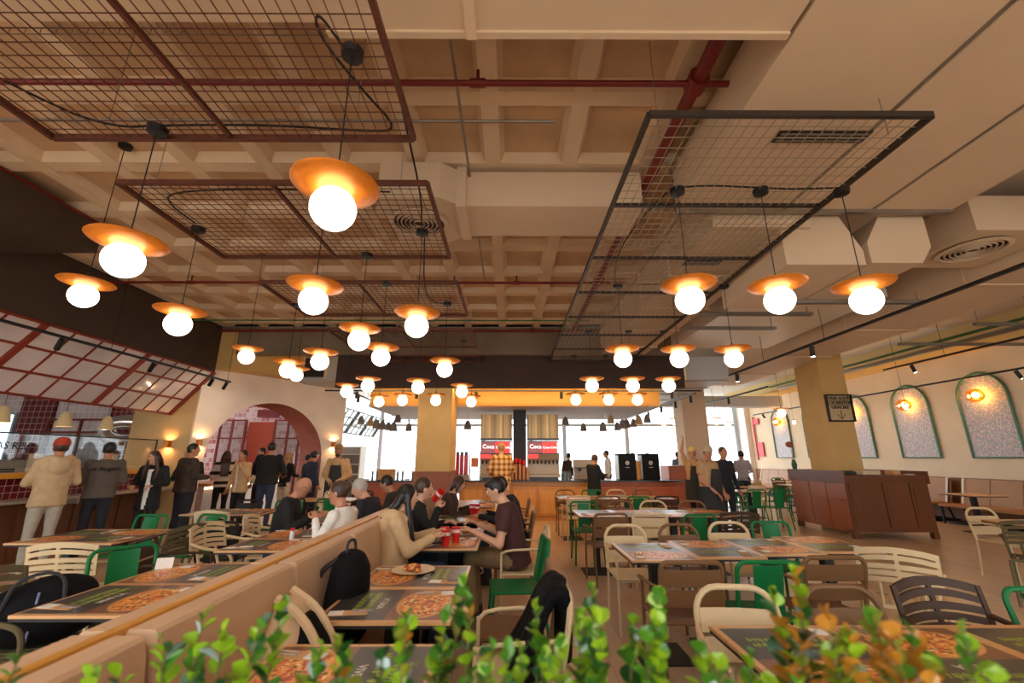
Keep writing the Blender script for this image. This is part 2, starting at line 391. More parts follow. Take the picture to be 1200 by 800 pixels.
# ================================================================== CEILING SERVICES
PZ = 3.58
wirem = M('dark_wire', srgb(92, 50, 36), .5, .4); wireg = M('grey_wire', srgb(176, 160, 136), .45, .5)
greyf = M('dark_grey_frame', srgb(62, 52, 46), .5, .4)
def mesh_panel(x0, x1, y0, y1, label, bars, fr, wm, sx=.075, sy=.075, hang=()):
    cx, cy = (x0+x1)/2, (y0+y1)/2; a, c = (x1-x0)/2, (y1-y0)/2
    root = tag(empty('mesh_ceiling_panel', (cx, cy, PZ)), label, 'ceiling panel', 'suspended wire mesh panels')
    t = .03
    for s in (-1, 1):
        MB().box(-a, a, s*c-t/2, s*c+t/2, 0, .04).build('frame_bar', fr, root, smooth=False)
        MB().box(s*a-t/2, s*a+t/2, -c, c, 0, .04).build('frame_bar', fr, root, smooth=False)
    for ax, p in bars:
        if ax == 'y': MB().box(p-cx-.014, p-cx+.014, -c, c, .005, .035).build('cross_bar', fr, root, smooth=False)
        else: MB().box(-a, a, p-cy-.014, p-cy+.014, .005, .035).build('cross_bar', fr, root, smooth=False)
    w = MB(); r = .0023
    n = int(2*a/sx)
    for i in range(1, n): x = -a+2*a*i/n; w.box(x-r, x+r, -c, c, .012, .012+2*r)
    n = int(2*c/sy)
    for i in range(1, n): y = -c+2*c*i/n; w.box(-a, a, y-r, y+r, .018, .018+2*r)
    stuff(w.build('wire_mesh', wm, root, smooth=False))
    for hx, hy, *hz in hang: MB().tube([(hx-cx, hy-cy, .02), (hx-cx, hy-cy, (hz[0] if hz else CEIL)-PZ)], .003, 4).build('hanger_cable', ductg, root)
    return root
mesh_panel(-3.11, -.66, .6, 2.45, 'rust red wire mesh panel with three pendants hung through it beside the cross duct', [('y', -1.9)], rust, wirem, hang=[(-2.6, .9, 3.95), (-1.1, .9, 3.95), (-2.6, 2.3), (-1.0, 2.3)])
L_y = [(2.94, 4.24), (4.92, 6.2), (6.95, 8.15), (8.85, 9.4)]
names = ['rust wire mesh panel second from the cross duct with a round vent above', 'rust wire mesh panel below the sprinkler pipe, between its neighbours in the row',
         'small looking rust mesh panel in front of the concrete bulkhead', 'rust mesh panel touching the brown fascia']
for (a, c), nm in zip(L_y, names):
    mesh_panel(-3.11, -.66, a, c, nm, [('y', -1.9)], rust, wirem, hang=[(-2.9, a+.1), (-.9, a+.1), (-2.9, c-.1), (-.9, c-.1)])
mesh_panel(.88, 2.68, 2.23, 9.3, 'very long grey wire mesh panel running beside the big duct', [('x', 2.23+1.01*i) for i in range(1, 7)], greyf, wireg, .075, .1,
           hang=[(1.0, 2.4), (2.55, 2.4, 3.9), (1.0, 5.6), (2.55, 5.6, 3.75), (1.0, 9), (2.55, 9, 3.75)])

# ---- pendants
def make_pendant(cord, canopy=True):
    r = empty('pendant_lamp'); r['category'] = 'pendant lamp'
    MB().sph((0, 0, 0), .106, 20, 12).build('globe', globem, r)
    MB().lathe([(.03, .085), (.10, .088), (.195, .118), (.205, .128), (.20, .134), (.10, .112), (.03, .112)], 36, cap=False).build('dish_shade', copper, r)
    MB().lathe([(.012, .10), (.018, .12), (.016, .16), (.007, .20)], 10).build('stem', blackm, r)
    MB().tube([(0, 0, .19), (0, 0, cord)], .004, 5).build('cord', blackm, r)
    if canopy: MB().lathe([(.01, cord-.045), (.055, cord-.04), (.06, cord-.01), (.06, cord)], 18).build('canopy', blackm, r)
    return r
pend_a = make_pendant(PZ-2.65+.03)
pend_b = make_pendant(CEIL-2.9+.105)
used = set()
def pendant(src, loc, label, group):
    if src.name in used: o = dup(src, loc)
    else: used.add(src.name); o = src; o.location = loc
    tag(o, label, 'pendant lamp', group); return o
PL = [(-.85, 1.81, 0), (-2.34, 2.37, 0), (-2.97, 3.65, 1), (-1.5, 3.06, 1), (-.85, 3.70, 1), (-1.54, 5.0, 2), (-2.37, 5.2, 2), (-3.04, 5.74, 2), (-.89, 5.68, 2),
      (-2.37, 7.05, 3), (-2.96, 7.7, 3), (-1.57, 7.22, 3), (-.88, 7.71, 3), (-1.56, 8.95, 4), (-.84, 9.19, 4), (-2.82, 9.19, 4), (-2.26, 8.95, 4)]
pl_lab = ['beside the cross duct', 'with the round vent above', 'below the sprinkler pipe', 'before the bulkhead', 'touching the brown fascia']
def pl_name(x, k):
    w = 'above the banquette tables' if x > -1.2 else 'above the banquette' if x > -2 else 'behind the banquette' if x > -2.6 else 'nearest the dark soffit'
    return 'copper dish pendant %s, on the rust panel %s' % (w, pl_lab[k])
PL[5] = (-1.54, 4.95, 2)
for x, y, k in PL: pendant(pend_a, (x, y, 2.65), pl_name(x, k), 'pendants on rust mesh panels')
pendant(pend_a, (-1.54, 4.19, 2.65), pl_name(-1.54, 1), 'pendants on rust mesh panels')
for j, y in enumerate((3.03, 5.02, 7.04, 8.85)):
    for i, x in enumerate((1.36, 2.04, 2.70-.06*(j > 1))):
        pendant(pend_a, (x, y, 2.65), 'copper dish pendant, %s of the %s row under the long grey mesh panel' % (['aisle end', 'middle', 'kiosk end'][i], ['first', 'second', 'third', 'fourth'][j]), 'pendants on the long grey panel')
for x, y, z in ((-3.83, 3.6, 2.9), (-3.8, 6.0, 2.9), (-3.78, 7.45, 2.9)):
    pendant(pend_b, (x, y, z-.0), 'copper dish pendant on a long cord from the waffle ceiling near the dark soffit', 'pendants near the soffit')
pend_c = make_pendant(CEIL-2.75)
for x, y in ((7.9, 12.5), (8.6, 12.1), (7.4, 15.5), (6.0, 15.8), (8.8, 17.5), (6.6, 18.6)):
    pendant(pend_c, (x, y, 2.75), 'copper dish pendant above the far green chairs', 'pendants above the far dining area')

# ---- black flex draped on panels
def cable(pts, label, r=.008, name='power_cable', m=None):
    return tag(MB().tube(smoothpath(pts, 2), r, 6).build(name, m or blackm), label, 'cable')
z = PZ+.05
cable([(-3.5, .9, z), (-2.9, 2.2, z), (-2.65, 2.39, z), (-2.34, 2.37, z), (-1.6, 2.36, z), (-.95, 2.42, z), (-.75, 2.4, z), (-.9, 2.1, z+.02), (-1.08, 1.85, z+.15), (-1.05, 1.75, z+.2), (-.9, 1.8, z)], 'black cable looping along the edge of the rust panel beside the cross duct')
cable([(-1.0, 3.1, z), (-2.0, 3.06, z), (-2.85, 3.1, z), (-2.98, 3.3, z), (-2.97, 3.6, z)], 'black cable lying on the rust panel with the round vent above')
cable([(-.85, 2.2, 4.3), (-.78, 2.6, 3.9), (-.76, 3.2, z+.02), (-.85, 3.65, z)], 'black cable dropping from the coffers to the second rust panel')
cable([(1.36, 3.03, z), (1.6, 3.0, z), (2.04, 3.03, z), (2.3, 3.05, z), (2.70, 3.03, z)], 'black cable linking the first three pendants on the grey panel')
cable([(1.30, 3.1, z), (1.2, 3.5, z), (1.15, 4.2, z), (1.3, 4.95, z), (1.36, 5.02, z)], 'black cable running along the grey panel between pendant rows')
cable([(-.85, 3.8, z), (-1.0, 4.6, 3.3), (-.9, 5.2, 3.4), (-.88, 5.6, z)], 'black cable sagging between two rust panels')
cable([(1.36, 5.02, z), (1.8, 5.06, z), (2.04, 5.0, z), (2.64, 5.02, z)], 'black cable linking the second row of pendants on the grey panel')

# ---- sprinkler and service pipes
def pipe(pts, r, m, label, fit=(), name='sprinkler_pipe'):
    root = tag(empty(name, pts[0]), label, 'pipe'); o = Vector(pts[0])
    MB().tube([Vector(p)-o for p in pts], r, 10).build('pipe_run', m, root)
    d = (Vector(pts[1])-o).normalized()
    for f in fit:
        p = Vector(pts[0])+d*f-o
        MB().tube([p-d*.06, p+d*.06], r*1.45, 10).build('coupling', m, root)
        MB().tube([p, p+Vector((0, 0, .12))], r*.6, 8).build('riser', m, root)
    return root
pipe([(-5.2, 2.62, 4.25), (1.66, 2.62, 4.25)], .024, redp, 'red sprinkler pipe crossing above the rust panel next to the cross duct', (4.95, 6.6))
pipe([(-6.5, 6.35, 4.2), (1.6, 6.35, 4.2)], .022, redp, 'red sprinkler pipe crossing below the coffers over the third rust panel', (1.4, 3.4, 5.6, 6.6))
pipe([(-6.5, 9.2, 4.25), (2.0, 9.2, 4.25)], .03, redp, 'red sprinkler pipe running along the concrete bulkhead', (4, 7, 8))
pipe([(-6.5, 8.3, 4.2), (1.6, 8.3, 4.2)], .016, greenp, 'thin green pipe crossing under the far coffers', (), 'service_pipe')
pipe([(1.42, 2.0, 4.26), (1.42, 9.2, 4.26)], .055, redp, 'thick red main pipe running lengthwise above the grey panel', (.62, 4.35), 'sprinkler_main')
pipe([(-.42, 2.0, 4.3), (-.42, 6.5, 4.3)], .012, ductg, 'thin grey conduit running lengthwise beside the round vent', (), 'conduit')
pipe([(-4.5, 3.1, 4.34), (.4, 3.1, 4.34)], .014, ductg, 'thin grey conduit crossing the coffers behind the rust panel', (), 'conduit')
pipe([(-.62, 2.2, 4.36), (-.2, 2.2, 4.36)], .02, ductg, 'short grey conduit by the junction box', (), 'conduit')
tag(MB().box(-.28, -.12, 2.12, 2.28, 4.26, 4.4, .01).build('junction_box', M('beige_plastic', srgb(190, 168, 138), .6), smooth=False), 'beige junction box on the ceiling rib near the cross duct', 'junction box')

# ---- cable tray near the cross duct
tray = tag(empty('cable_tray', (-.4, 2.06, 4.1)), 'wire cable tray running along the cross duct', 'cable tray')
for yy, zz in ((-.06, .05), (-.06, 0), (.06, 0), (.06, .05)): MB().tube([(-3, yy, zz), (2.0, yy, zz)], .004, 4).build('long_wire', ductg, tray)
tw = MB()
for i in range(50): tw.tube([(-3+i*.1, -.06, .05), (-3+i*.1, -.06, 0), (-3+i*.1, .06, 0), (-3+i*.1, .06, .05)], .003, 4)
stuff(tw.build('cross_wires', ductg, tray))

# ---- ducts
d = tag(empty('air_duct', (.5, 1.3, 3.9)), 'wide tan rectangular duct crossing under the waffle ceiling', 'duct')
MB().box(-1.55, 1.13, -.9, .65, 0, .45).build('duct_body', ductw, d, smooth=False)
MB().box(-1.57, 1.13, .62, .66, -.02, .47).build('flange', ductw, d, smooth=False)
MB().box(-.76, -.70, -.9, .66, -.03, 0).build('seam_strip', tan, d, smooth=False)
MB().box(-3.6, -1.55, -.9, .62, .05, .42).build('branch_body', ductw, d, smooth=False)
d = tag(empty('air_duct', (3.0, 1.4, 3.9)), 'very wide tan duct above the grey panel with two lengthwise seams', 'duct')
for a, c in ((1.66, 2.72), (2.77, 3.61), (3.66, 4.43)):
    MB().box(a-3, c-3, -4, 2.36, 0, .46).build('duct_panel', ductw, d, smooth=False)
for a in (2.745, 3.635): MB().box(a-3-.03, a-3+.03, -4, 2.36, .012, .46).build('seam_flange', ductg, d, smooth=False)
MB().box(-1.34, 1.43, 2.36, 2.42, -.03, .48).build('end_flange', ductg, d, smooth=False)
# lengthwise continuation beside the panel
d = tag(empty('air_duct', (2.5, 3.85, 3.75)), 'tan lengthwise duct receding beside the grey panel to the fascia', 'duct')
MB().box(-.45, .55, 0, 5.5, 0, .55).build('duct_body', ductw, d, smooth=False)
for y in (1.2, 2.4, 3.6, 4.8): MB().box(-.48, .58, y-.025, y+.025, -.03, .57).build('flange', ductw, d, smooth=False)
# angled transition boxes
d = tag(empty('duct_transition', (3.18, 3.9, 3.36)), 'pair of tan boxed duct elbows dropping in front of the long duct', 'duct')
MB().prism([(-.42, 0), (.38, 0), (.38, .16), (.20, .55), (-.42, .55)], 1.3, Matrix.Rotation(PI/2, 4, 'X') @ Matrix.Scale(1, 4) ).build('elbow', ductw, d, smooth=False, loc=(0, 1.3, 0))
MB().prism([(.44, .02), (.95, .02), (1.08, .2), (1.08, .55), (.62, .55), (.44, .25)], 1.3, Matrix.Rotation(PI/2, 4, 'X')).build('elbow', ductw, d, smooth=False, loc=(0, 1.3, 0))
# round vent over panel two
def vent(loc, r, label, rot=(0, 0, 0)):
    v = tag(empty('round_vent', loc), label, 'vent'); v.rotation_euler = rot
    MB().lathe([(r, 0), (r*1.05, -.015), (r*.9, -.025), (r*.88, 0)], 32, cap=False).build('rim', ductw, v)
    for k in range(5):
        q = r*(.8-.15*k); MB().lathe([(q, 0), (q*.98, -.02), (q*.93, -.02), (q*.95, 0)], 28, cap=False).build('ring', ductw, v)
    MB().lathe([(r*.95, .012), (r*.95, .016)], 28).build('throat', M('vent_dark', srgb(48, 38, 30), .8), v)
    return v
d = tag(empty('vent_duct', (0, 4.1, 3.95)), 'tan boxed duct with chamfered end crossing behind the second rust panel', 'duct')
MB().prism([(-1.3, -.45), (-.7, -.45), (-.5, -.3), (1.34, -.3), (1.34, .3), (-.5, .3), (-.7, .45), (-1.3, .45)], .4).build('duct_body', ductw, d, smooth=False)
MB().box(-.55, -.45, -.34, .34, -.03, .43).build('collar', ductw, d, smooth=False)
vent((-.98, 4.1, 3.935), .30, 'round ribbed ceiling vent behind the second rust panel')
d = tag(empty('vent_duct', (5.4, 4.35, 3.75)), 'tan boxed duct with round vent near the right wing', 'duct')
MB().box(-.62, .32, -.45, .45, 0, .4).build('duct_body', ductw, d, smooth=False)
vent((5.15, 4.3, 3.735), .30, 'round ribbed ceiling vent on the right wing duct')
# right wing lengthwise ducts and beams
d = tag(empty('air_duct', (6.9, 5, 3.62)), 'broad pale duct running lengthwise to the sign column', 'duct')
MB().box(-1.15, .05, -6, 7.9, 0, .5).build('duct_body', ductw, d, smooth=False)
for y in (-2, 0, 2, 4, 6): MB().box(-1.17, .07, y-.02, y+.02, -.02, .52).build('flange', ductw, d, smooth=False)
d = tag(empty('flat_duct', (4.2, 7.1, 3.72)), 'flat pale duct hung behind the grey panel beside the long duct', 'duct')
MB().box(-.8, 1.2, -1.4, 1.6, 0, .3).build('duct_body', M('pale_duct', srgb(226, 214, 196), .35), d, smooth=False)
d = tag(empty('flat_duct', (4.9, 11, 3.25)), 'light grey duct running to the far windows beside the bar soffit', 'duct')
MB().box(-.8, .2, -1.2, 6, 0, .55).build('duct_body', M('grey_duct', srgb(196, 192, 190), .5), d, smooth=False)
for y in (-1.1, 0, 1.2, 2.4, 3.6): MB().box(-.82, .22, y-.02, y+.02, -.02, .57).build('flange', ductg, d, smooth=False)
def strut(x0, x1, y, z, label, ztop=CEIL):
    s = tag(empty('steel_strut', ((x0+x1)/2, y, z)), label, 'strut', 'slotted steel struts'); a = (x1-x0)/2
    MB().box(-a, a, -.03, .03, .04, .045).build('web', ductg, s, smooth=False)
    for k in (-.03, .025): MB().box(-a, a, k, k+.005, 0, .045).build('lip', ductg, s, smooth=False)
    for k in (-a+.06, a-.06): MB().tube([(k, 0, .04), (k, 0, ztop-z)], .006, 5).build('threaded_rod', ductg, s)
strut(3.2, 4.9, 4.75, 3.26, 'slotted steel strut under the duct elbows', 3.4)
strut(2.7, 4.3, 5.75, 3.45, 'slotted steel strut behind the second row of grey panel pendants', 3.76)
strut(2.9, 4.3, 6.6, 3.5, 'slotted steel strut below the flat pale duct', 3.76)
strut(7.1, 8.5, 6.2, 3.45, 'slotted steel strut beside the sign column duct')
strut(7.0, 9.6, 7.4, 3.45, 'slotted steel strut across the right wing bays')
pipe([(8.6, -1, 3.75), (8.6, 14, 3.75)], .03, greenp, 'green pipe running along the right wing', (), 'service_pipe')
pipe([(8.9, -1, 3.7), (8.9, 14, 3.7)], .05, M('steel_pipe', srgb(170, 165, 155), .3, .8), 'steel pipe running along the right wing beside the green pipe', (), 'service_pipe')
d = tag(empty('far_duct', (8, 16.75, 3.4)), 'grey duct hanging across the far hall near the windows', 'duct')
MB().box(-2.5, 2.5, -.3, .3, 0, .4).build('duct_body', M('grey_duct2', srgb(186, 190, 196), .5), d, smooth=False)

# ---- tracks with spotlights
def track(p0, p1, spots, label, hang=(), slab=(.3, 0, -1), gl=True, rodtop=CEIL):
    p0 = Vector(p0); p1 = Vector(p1); dd = (p1-p0); root = tag(empty('track_light', p0), label, 'track light')
    x = dd.normalized(); n = Vector((-x.y, x.x, 0)); L_ = dd.length
    mm = Matrix((x, n, Vector((0, 0, 1)))).transposed()
    o = MB().obox(dd/2, (L_, .04, .035), mm).build('rail', blackm, root, smooth=False)
    for s in spots:
        p = x*s; ax = Vector(slab).normalized()
        sp = MB().tube([p-Vector((0, 0, .01)), p-Vector((0, 0, .07))], .012, 6).build('spot_arm', blackm, root)
        c = p-Vector((0, 0, .11)); MB().tube([c-ax*.08, c+ax*.08], .035, 10).build('spot_can', blackm, root)
        if gl: MB().tube([c+ax*.081, c+ax*.083], .026, 10).build('spot_lens', M('spot_lens', (1, .9, .75), emit=60, ecol=(1, .8, .58)), root)
    for s in hang: MB().tube([x*s+Vector((0, 0, .02)), x*s+Vector((0, 0, rodtop-p0.z))], .004, 4).build('suspension', blackm, root)
    return root
track((-6.15, 1.5, 3.1), (-6.15, 9.3, 3.1), [2.6, 4.15, 5.7, 7.2, 7.65], 'black track with spotlights hung along the red canopy', [.5, 2.7, 4.9, 7.7], (-.55, .25, -.8))
track((-4.35, 10.0, 3.02), (4.5, 10.0, 3.02), [.75, 2.15, 3.55, 5.55, 6.55, 7.3, 8.15], 'black track with spotlights below the brown fascia', [.7, 3.3, 7.9], (0, .05, -1), gl=False)
track((-3.7, 10.1, 2.98), (-3.7, 18, 2.9), [.3, 1.3, 2.4, 3.5, 4.6, 5.7], 'black track with spotlights receding beside the far skylight', [1, 5], (0, 0, -1), gl=False)
track((4.4, 10.1, 2.98), (4.4, 17.5, 2.9), [.3, 1.3, 2.4, 3.6, 4.9], 'black track with spotlights receding beside the bar soffit', [1, 5], (0, 0, -1), gl=False, rodtop=3.25)
track((4.75, 2.2, 3.22), (4.75, 9.1, 3.22), [4.3, 6.6], 'black track with spotlights under the broad pale duct', [4.0, 5.6], (0, .1, -1), rodtop=3.73)
track((8.4, 2.0, 3.4), (8.4, 9.4, 3.4), [4.2, 6.7], 'thick black track with spotlights over the right wing', [3, 6], (.35, 0, -1))
track((9.6, 5.5, 3.12), (9.6, 17, 3.12), [2.4, 7.0, 10.8], 'thin black track in front of the arched mosaics', [1, 7], (.5, 0, -.9))
track((6.4, 10.5, 3.2), (6.4, 18, 3.2), [2, 4, 6], 'black track above the far green chairs', [3, 7], (0, 0, -1), gl=False)

# ---- glazed canopies
def canopy(xt, zt, xb, zb, ybeams, cols, label, fr, gm, rows=3):
    root = tag(empty('glazed_canopy', (xt, ybeams[0], zt)), label, 'canopy'); o = Vector((xt, ybeams[0], zt))
    P = lambda y, t: Vector((xt+(xb-xt)*t, y, zt+(zb-zt)*t))-o
    up = Vector((zb-zt, 0, -(xb-xt))).normalized()*-1
    def bar(a, c, w, h, nm):
        dd = (c-a); x = dd.normalized(); n = up; yv = n.cross(x)
        MB().obox((a+c)/2, (dd.length, w, h), Matrix((x, yv, n)).transposed()).build(nm, fr, root, smooth=False)
    for y in ybeams: bar(P(y, 0), P(y, 1), .08, .10, 'main_rafter')
    for k in range(rows+1): bar(P(ybeams[0], k/rows), P(ybeams[-1], k/rows), .035, .045, 'purlin')
    for a, c, nc in zip(ybeams, ybeams[1:], cols):
        for i in range(nc):
            ya, yb = a+(c-a)*i/nc, a+(c-a)*(i+1)/nc
            if i: bar(P(ya, 0), P(ya, 1), .028, .04, 'glazing_bar')
            for k in range(rows):
                q = [P(ya, k/rows), P(yb, k/rows), P(yb, (k+1)/rows), P(ya, (k+1)/rows)]; th = up*.006
                MB().add([p-th for p in q]+[p+th for p in q], [(3, 2, 1, 0), (4, 5, 6, 7), (0, 1, 5, 4), (1, 2, 6, 5), (2, 3, 7, 6), (3, 0, 4, 7)]).build('pane', gm, root, smooth=False)
    return root
redf = M('oxide_red_frame', srgb(128, 44, 30), .5)
pane1 = M('frosted_pane', srgb(214, 206, 208), .06, var=.16, scale=.9, spec=1.0, coat=.5)
canopy(-6.6, 3.34, -7.40, 2.42, [2.05, 3.95, 5.8, 7.6, 9.36], [4, 4, 4, 5], 'sloping red framed glass canopy over the service counter', redf, pane1)
pane2 = glassmat('bright_pane', (.92, .97, .97), .25, .15)
canopy(-4.9, 2.93, -5.3, 2.27, [12.6, 14.0, 15.4, 16.8], [3, 3, 3], 'sloping bright glass canopy beyond the arch wall', M('grey_frame', srgb(150, 162, 168), .5), pane2)
# grille
g = tag(empty('air_grille', (-4.95, 10.6, 3.52)), 'dark rectangular air grille on a grey box above the arch wall', 'grille')
MB().box(-.45, .75, .05, 1.2, -.16, .7).build('casing', M('grey_box', srgb(176, 172, 170), .6), g, smooth=False)
MB().box(-.28, .28, .02, .05, -.06, .42).build('opening', M('vent_dark', srgb(48, 38, 30), .8), g, smooth=False)
for k in range(8): MB().box(-.27, .27, 0, .025, -.04+k*.055, -.025+k*.055).build('slat', greyf, g, smooth=False)
for a in (-.30, .26): MB().box(a, a+.04, -.01, .05, -.1, .46).build('frame_side', ductw, g, smooth=False)

def slot(x0, x1, y, z, label):
    r = tag(empty('slot_diffuser', ((x0+x1)/2, y, z)), label, 'vent'); a = (x1-x0)/2
    MB().box(-a, a, -.06, .06, -.012, 0).build('frame_plate', greyf, r, smooth=False)
    for k in (-.035, 0, .035): MB().box(-a+.02, a-.02, k-.006, k+.006, -.02, -.012).build('louvre', ductg, r, smooth=False)
slot(2.05, 2.76, 2.76, 3.9, 'long dark slot vent on the wide duct above the grey panel')
slot(1.95+.12, 2.5, 4.66, 3.75, 'dark slot vent on the lengthwise duct above the grey panel')
# ================================================================== FURNITURE
CH = {'cream': M('cream_metal', srgb(222, 194, 150), .5, spec=.3), 'taupe': M('taupe_metal', srgb(122, 86, 54), .5, spec=.3), 'green': M('green_metal', srgb(6, 110, 54), .45, spec=.35),
      'dark': M('dark_brown_metal', srgb(70, 48, 34), .5, spec=.25), 'black': M('charcoal_metal', srgb(40, 34, 30), .5, spec=.25), 'olive': M('olive_metal', srgb(100, 88, 60), .5, spec=.3)}
def bent(x0, x1, z0, z1, y0, lean, sag, th=.012, n=8, zs=2, arch=0):      # curved sheet, back of a chair
    vs = []; fs = []
    for i in range(n+1):
        t = i/n; x = x0+(x1-x0)*t; yy = -sag*(1-(2*t-1)**2)
        for j in range(zs+1):
            z = z0+(z1-z0)*j/zs+arch*(1-(2*t-1)**2); y = y0-(z-.45)*lean+yy
            vs += [(x, y, z), (x, y-th, z)]
    k = (zs+1)*2
    for i in range(n):
        for j in range(zs):
            a = i*k+j*2; c = a+k
            fs += [(a, a+2, c+2, c), (a+1, c+1, c+3, a+3)]
        a = i*k; c = a+k; fs.append((a, c, c+1, a+1)); a += zs*2; c += zs*2; fs.append((a, a+1, c+1, c))
    for i in (0, n):
        for j in range(zs):
            a = i*k+j*2; fs.append((a, a+1, a+3, a+2) if i == 0 else (a, a+2, a+3, a+1))
    return MB().add(vs, fs)
LEAN = .2
def bp(x, z, y=-.20): return (x, y-(z-.45)*LEAN, z)
def loop(w, top, rad, z0=.45):
    pts = [bp(-w, z0)]
    pts += [bp(x, z) for x, z in arc(-w+rad, top-rad, rad, 180, 90, 5)] + [bp(x, z) for x, z in arc(w-rad, top-rad, rad, 90, 0, 5)]
    return pts+[bp(w, z0)]
def make_slat(col, arms=True, rad=.05, up=.055):
    m = CH[col]; r = empty('slat_chair'); r['category'] = 'chair'
    MB().box(-.21, .21, -.20, .21, .435, .455, .008).build('seat', m, r)
    for s in (-1, 1):
        MB().tube([(s*.20, .19, .64 if arms else .44), (s*.205, .20, 0)], .012, 8).build('leg', m, r)
        MB().tube([(s*.20, -.20, .46), (s*.205, -.25, 0)], .012, 8).build('leg', m, r)
        if arms: MB().tube(smoothpath([bp(s*.205, .66), (s*.245, -.1, .67), (s*.245, .14, .66), (s*.205, .195, .62)], 1), .011, 8).build('armrest', m, r)
    MB().tube(loop(.205, .83, rad), .016, 8).build('back_frame', m, r)
    bent(-.195, .195, .50+up, .605+up, -.195, LEAN, .02).build('back_slat', m, r)
    bent(-.195, .195, .625+up, .73+up, -.195, LEAN, .02).build('back_slat', m, r)
    MB().tube([(-.2, .17, .42), (.2, .17, .42)], .009, 6).build('seat_rail', m, r)
    return r
def make_splat(col):
    m = CH[col]; r = empty('splat_chair'); r['category'] = 'chair'
    MB().box(-.21, .21, -.20, .21, .435, .455, .008).build('seat', m, r)
    for s in (-1, 1):
        MB().tube([(s*.19, .19, .44), (s*.215, .22, 0)], .013, 8).build('leg', m, r)
        MB().tube([(s*.19, -.20, .46), (s*.215, -.27, 0)], .013, 8).build('leg', m, r)
    MB().tube(loop(.205, .82, .06), .015, 8).build('back_frame', m, r)
    bent(-.095, .095, .455, .80, -.195, LEAN, .012).build('back_splat', m, r)
    return r
def make_slotted(col):
    m = CH[col]; r = empty('slotted_armchair'); r['category'] = 'chair'
    sm = MB()
    sm.box(-.23, .23, -.20, -.17, .43, .455); sm.box(-.23, .23, .19, .22, .43, .455)
    for k in range(9): sm.box(-.225+k*.0525, -.195+k*.0525, -.17, .19, .435, .452)
    sm.build('seat', m, r, smooth=False)
    for s in (-1, 1):
        MB().tube([(s*.235, .20, .44), (s*.25, .23, 0)], [.016, .013], 8).build('leg', m, r)
        MB().tube([(s*.235, -.18, .44), (s*.25, -.25, 0)], [.016, .013], 8).build('leg', m, r)
        MB().tube(smoothpath([bp(s*.23, .70, -.19), (s*.27, -.08, .665), (s*.275, .14, .655), (s*.255, .215, .60), (s*.24, .21, .44)], 2), .014, 8).build('armrest', m, r)
    bk = MB()
    for z in (.605, .652, .699, .746, .793):
        h = .034 if z < .78 else .042
        q = bent(-.23, .23, z, z+h, -.19, LEAN, .045, .014, 10, 1, .035 if z > .7 else .02); bk.add(q.v, q.f)
    for x in (-.235, -.012, .215):
        q = bent(x, x+.024, .605, .835+.03*(x == -.012), -.19-.045*(x == -.012), LEAN, .0, .014, 1, 4); bk.add(q.v, q.f)
    bk.build('slotted_back', m, r)
    for s in (-1, 1): MB().tube([bp(s*.12, .62, -.225), (s*.12, -.20, .45)], .013, 6).build('back_support', m, r)
    return r
SRC = {}
MK = {'slat': make_slat, 'loop': lambda c: make_slat(c, True, .125, 0), 'splat': make_splat, 'slotted': make_slotted}
CN = {'cream': 'cream', 'taupe': 'taupe brown', 'green': 'green', 'dark': 'dark brown', 'black': 'charcoal', 'olive': 'olive grey'}
KN = {'slat': 'slat-back armchair', 'loop': 'loop-topped armchair', 'splat': 'splat-back chair', 'slotted': 'slotted armchair'}
def chair(kind, col, x, y, rz, where, group):
    lab = '%s %s %s' % (CN[col], KN[kind], where)
    if (kind, col) not in SRC:
        o = SRC[(kind, col)] = MK[kind](col); o.location = (x, y, 0); o.rotation_euler = (0, 0, R(rz))
    else: o = dup(SRC[(kind, col)], (x, y, 0), R(rz))
    o['label'] = lab; o['category'] = 'chair'; o['group'] = group
    return o

# ---- tables
topm = M('oak_laminate', srgb(214, 160, 104), .28, var=.12, scale=5, stretch=(1, 8, 1))
edgem = M('black_edge', srgb(30, 26, 24), .5)
def make_table(wx, wy):
    r = empty('cafe_table'); r['category'] = 'table'; a, c = wx/2, wy/2
    MB().box(-a, a, -c, c, .735, .75).build('table_top', topm, r, smooth=False)
    MB().box(-a+.002, a-.002, -c+.002, c-.002, .72, .735).build('table_underside', edgem, r, smooth=False)
    MB().box(-.04, .04, -.04, .04, .012, .72).build('pedestal', blackm, r, smooth=False)
    MB().box(-.2, .2, -.2, .2, 0, .012).build('base_plate', blackm, r, smooth=False)
    MB().box(-.15, .15, -.03, .03, .70, .72).build('support_arm', blackm, r, smooth=False)
    return r
TS = {}
def table(x, y, wx, wy, label, group):
    k = (wx, wy)
    if k not in TS: o = TS[k] = make_table(wx, wy); o.location = (x, y, 0)
    else: o = dup(TS[k], (x, y, 0))
    return tag(o, label, 'table', group)

